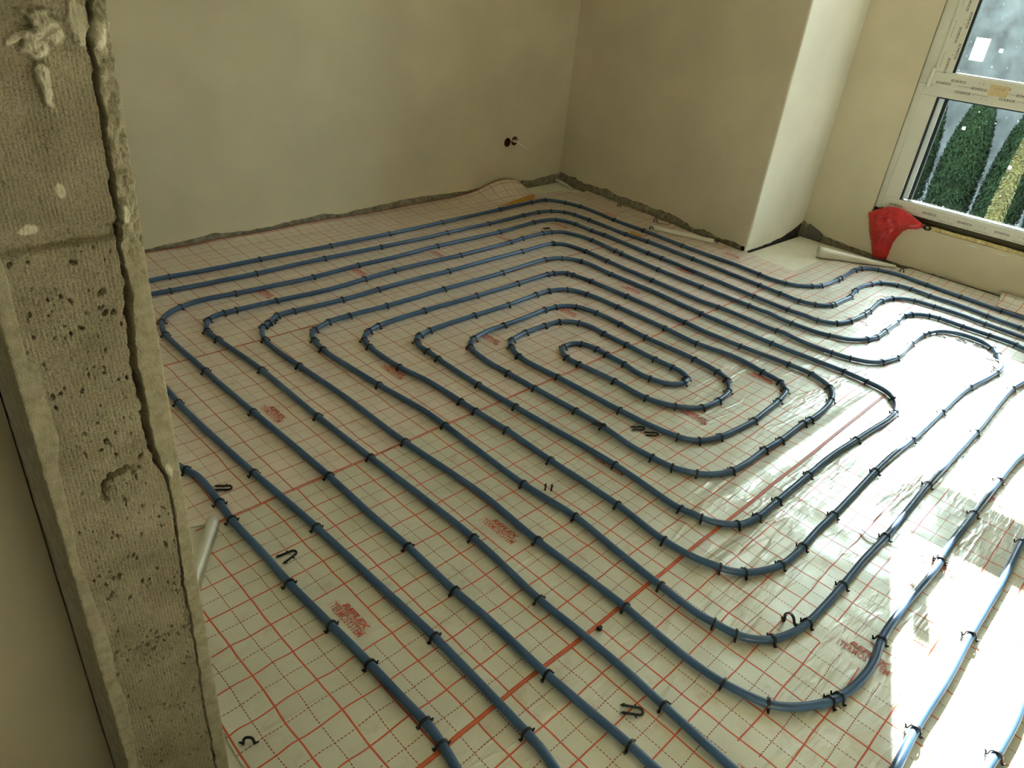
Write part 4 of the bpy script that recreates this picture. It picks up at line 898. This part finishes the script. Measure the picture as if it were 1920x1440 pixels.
# chipped plaster edge at the top of the parapet
pts = []; m = MB()
for k in range(2):
    y = 0.26-0.15*k; r = random.Random(k)
    vs = []; n = 9
    for i in range(n): a = 2*PI*i/n; vs.append((NX-0.0015, y+0.045*math.cos(a)*r.uniform(0.6,1.1), ZS-0.020+0.005*math.sin(a)*r.uniform(0.5,1.2)))
    m.add(vs+[(NX+0.002, v[1], v[2]) for v in vs], [tuple(range(n))]+[(i, i+n, (i+1)%n+n, (i+1)%n) for i in range(n)])
m.build('plaster_patch', M_PLW, ww)

# ------------------------------------------------------------------ red plastic bag
OUT = [(0.884,0.262),(0.835,0.300),(0.78,0.330),(0.734,0.338),(0.69,0.334),(0.64,0.318),(0.595,0.300),(0.560,0.285),(0.555,0.266),(0.575,0.247),(0.625,0.236),(0.655,0.205),(0.672,0.170),(0.686,0.120),(0.685,0.07),(0.688,0.018),(0.73,0.006),(0.772,0.008),(0.792,0.05),(0.815,0.10),(0.838,0.14),(0.862,0.20)]
cy_, cz_ = 0.745, 0.215
vs = [(NX-0.075, cy_, cz_)]; fs = []; nr, no = 22, len(OUT)*4
ring = []
for i in range(len(OUT)):
    a, b = OUT[i], OUT[(i+1)%len(OUT)]
    for k in range(4): ring.append((a[0]+(b[0]-a[0])*k/4+0.004*noise.noise(Vector((i*4+k, 0, 0))*0.9), a[1]+(b[1]-a[1])*k/4+0.003*noise.noise(Vector((0, i*4+k, 0))*0.9)))
def bag_x(y, z, f):
    fold = 0.016*(1-abs(noise.noise(Vector((y*16, z*7, 1)))*2.2))+0.010*noise.noise(Vector((y*34+z*20, z*30, 4)))+0.005*noise.noise(Vector((y*90, z*80, 2)))
    over = 0.012*sstep(0.22, 0.30, z)
    return NX-0.010-over-(0.040*(1-f**2.2)+fold*(1-f**3))
for r in range(1, nr+1):
    f = r/nr
    for (y, z) in ring:
        yy, zz = cy_+(y-cy_)*f, cz_+(z-cz_)*f; vs.append((bag_x(yy, zz, f), yy, zz))
fs += [(0, 1+k, 1+(k+1)%no) for k in range(no)]
for r in range(nr-1):
    for k in range(no): fs.append((1+r*no+k, 1+(r+1)*no+k, 1+(r+1)*no+(k+1)%no, 1+r*no+(k+1)%no))
b0 = len(vs); vs += [(NX-0.0045-0.012*sstep(0.25, 0.30, z), y, z) for y, z in ring]; vs.append((NX-0.008, cy_, cz_))
for k in range(no): fs.append((1+(nr-1)*no+k, b0+k, b0+(k+1)%no, 1+(nr-1)*no+(k+1)%no)); fs.append((b0+k, len(vs)-1, b0+(k+1)%no))
m = MB(); m.add(vs, fs)
mb, ntb, bb = newmat('red_plastic'); bb.inputs['Roughness'].default_value = 0.28; bb.inputs['Coat Weight'].default_value = 0.3
tcb = N(ntb, 'ShaderNodeTexCoord'); nb_ = noise_(ntb, tcb.outputs['Object'], 22, 5, 0.6)
ntb.links.new(ramp_(ntb, nb_, [(0.3, (0.50, 0.008, 0.012)), (0.7, (0.72, 0.022, 0.028))]), bb.inputs['Base Color']); bump_(ntb, nb_, 0.6, 0.01, bb)
bo = m.build('plastic_bag', mb, None, True); bm = bmesh.new(); bm.from_mesh(bo.data); bmesh.ops.recalc_face_normals(bm, faces=bm.faces); bm.to_mesh(bo.data); bm.free()
tag(bo, 'crumpled red plastic bag stuck at the lower left corner of the window', 'plastic bag')

# ------------------------------------------------------------------ garden outside the window
gm = MB(); gm.box((4.44, -14, -0.6), (26, 22, -0.35)); g = gm.build('ground', plain('garden_ground', (0.02, 0.024, 0.02), 0.9, nscale=3, namp=0.4)); g['kind'] = 'structure'
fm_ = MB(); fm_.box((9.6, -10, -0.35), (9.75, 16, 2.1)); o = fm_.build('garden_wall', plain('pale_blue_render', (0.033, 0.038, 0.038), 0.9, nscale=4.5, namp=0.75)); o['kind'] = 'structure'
def leaf_mat():
    m, nt, b = newmat('thuja_leaf'); tc = N(nt, 'ShaderNodeTexCoord'); n = noise_(nt, tc.outputs['Object'], 6, 3)
    nt.links.new(ramp_(nt, n, [(0.3, (0.0058, 0.0125, 0.0054)), (0.7, (0.0105, 0.0220, 0.0095))]), b.inputs['Base Color']); b.inputs['Roughness'].default_value = 0.9; b.inputs['Specular IOR Level'].default_value = 0.05; return m
M_LEAF = leaf_mat(); M_BARK = plain('bark', (0.06, 0.04, 0.025), 0.9, nscale=20)
def thuja(x, y, h, r, label, seed, mat=M_LEAF):
    root = empty('thuja_shrub', (x, y, -0.35)); tag(root, label, 'shrub', 'shrubs in the garden outside the window')
    rn = random.Random(seed); m = MB()
    for k in range(7000):
        z = h*rn.random()**0.9; t = z/h; rad = r*(1-t**3.5)*(0.80+0.20*rn.random())+0.012; a = rn.random()*2*PI
        c = Vector((x+rad*math.cos(a), y+rad*math.sin(a), -0.35+0.05+z)); u = Vector((rn.uniform(-1,1), rn.uniform(-1,1), 0.9)).normalized()*0.020; v = u.cross(Vector((math.cos(a), math.sin(a), 0.3))).normalized()*0.009
        m.add([c-u-v, c-u+v, c+u+v*0.4, c+u-v*0.4], [(0,1,2,3)])
    m.build('foliage', mat, root); m = MB()
    n = 14; vs = [(x, y, -0.35+h*0.97)]
    for zf, rf in ((0.80, 0.48), (0.55, 0.76), (0.03, 0.84)):
        vs += [(x+r*rf*math.cos(2*PI*k/n), y+r*rf*math.sin(2*PI*k/n), -0.35+h*zf) for k in range(n)]
    m.add(vs, [(0, 1+k, 1+(k+1)%n) for k in range(n)]+[(1+j*n+k, 1+(j+1)*n+k, 1+(j+1)*n+(k+1)%n, 1+j*n+(k+1)%n) for j in range(2) for k in range(n)])
    m.build('inner_foliage', mat, root, True)
    m = MB(); m.tube([(x, y, -0.35), (x, y, -0.35+h*0.5)], 0.03, 8); m.build('trunk', M_BARK, root)
for k, (y, h, r) in enumerate(((-0.505, 1.20, 0.19), (-0.075, 1.18, 0.19), (0.355, 1.20, 0.19), (0.785, 1.19, 0.19), (1.215, 1.17, 0.19), (1.645, 1.20, 0.19), (2.075, 1.18, 0.19))):
    thuja(7.2, y, h, r, 'dark green conifer shrub seen through the window, %s from the right' % ORD[k], 40+k)
M_YLEAF = plain('yellow_green_leaf', (0.060, 0.058, 0.014), 0.8, nscale=9, namp=0.4)
thuja(6.3, 0.62, 1.00, 0.05, 'yellow green garden shrub at the right edge of the window view', 77, M_YLEAF)
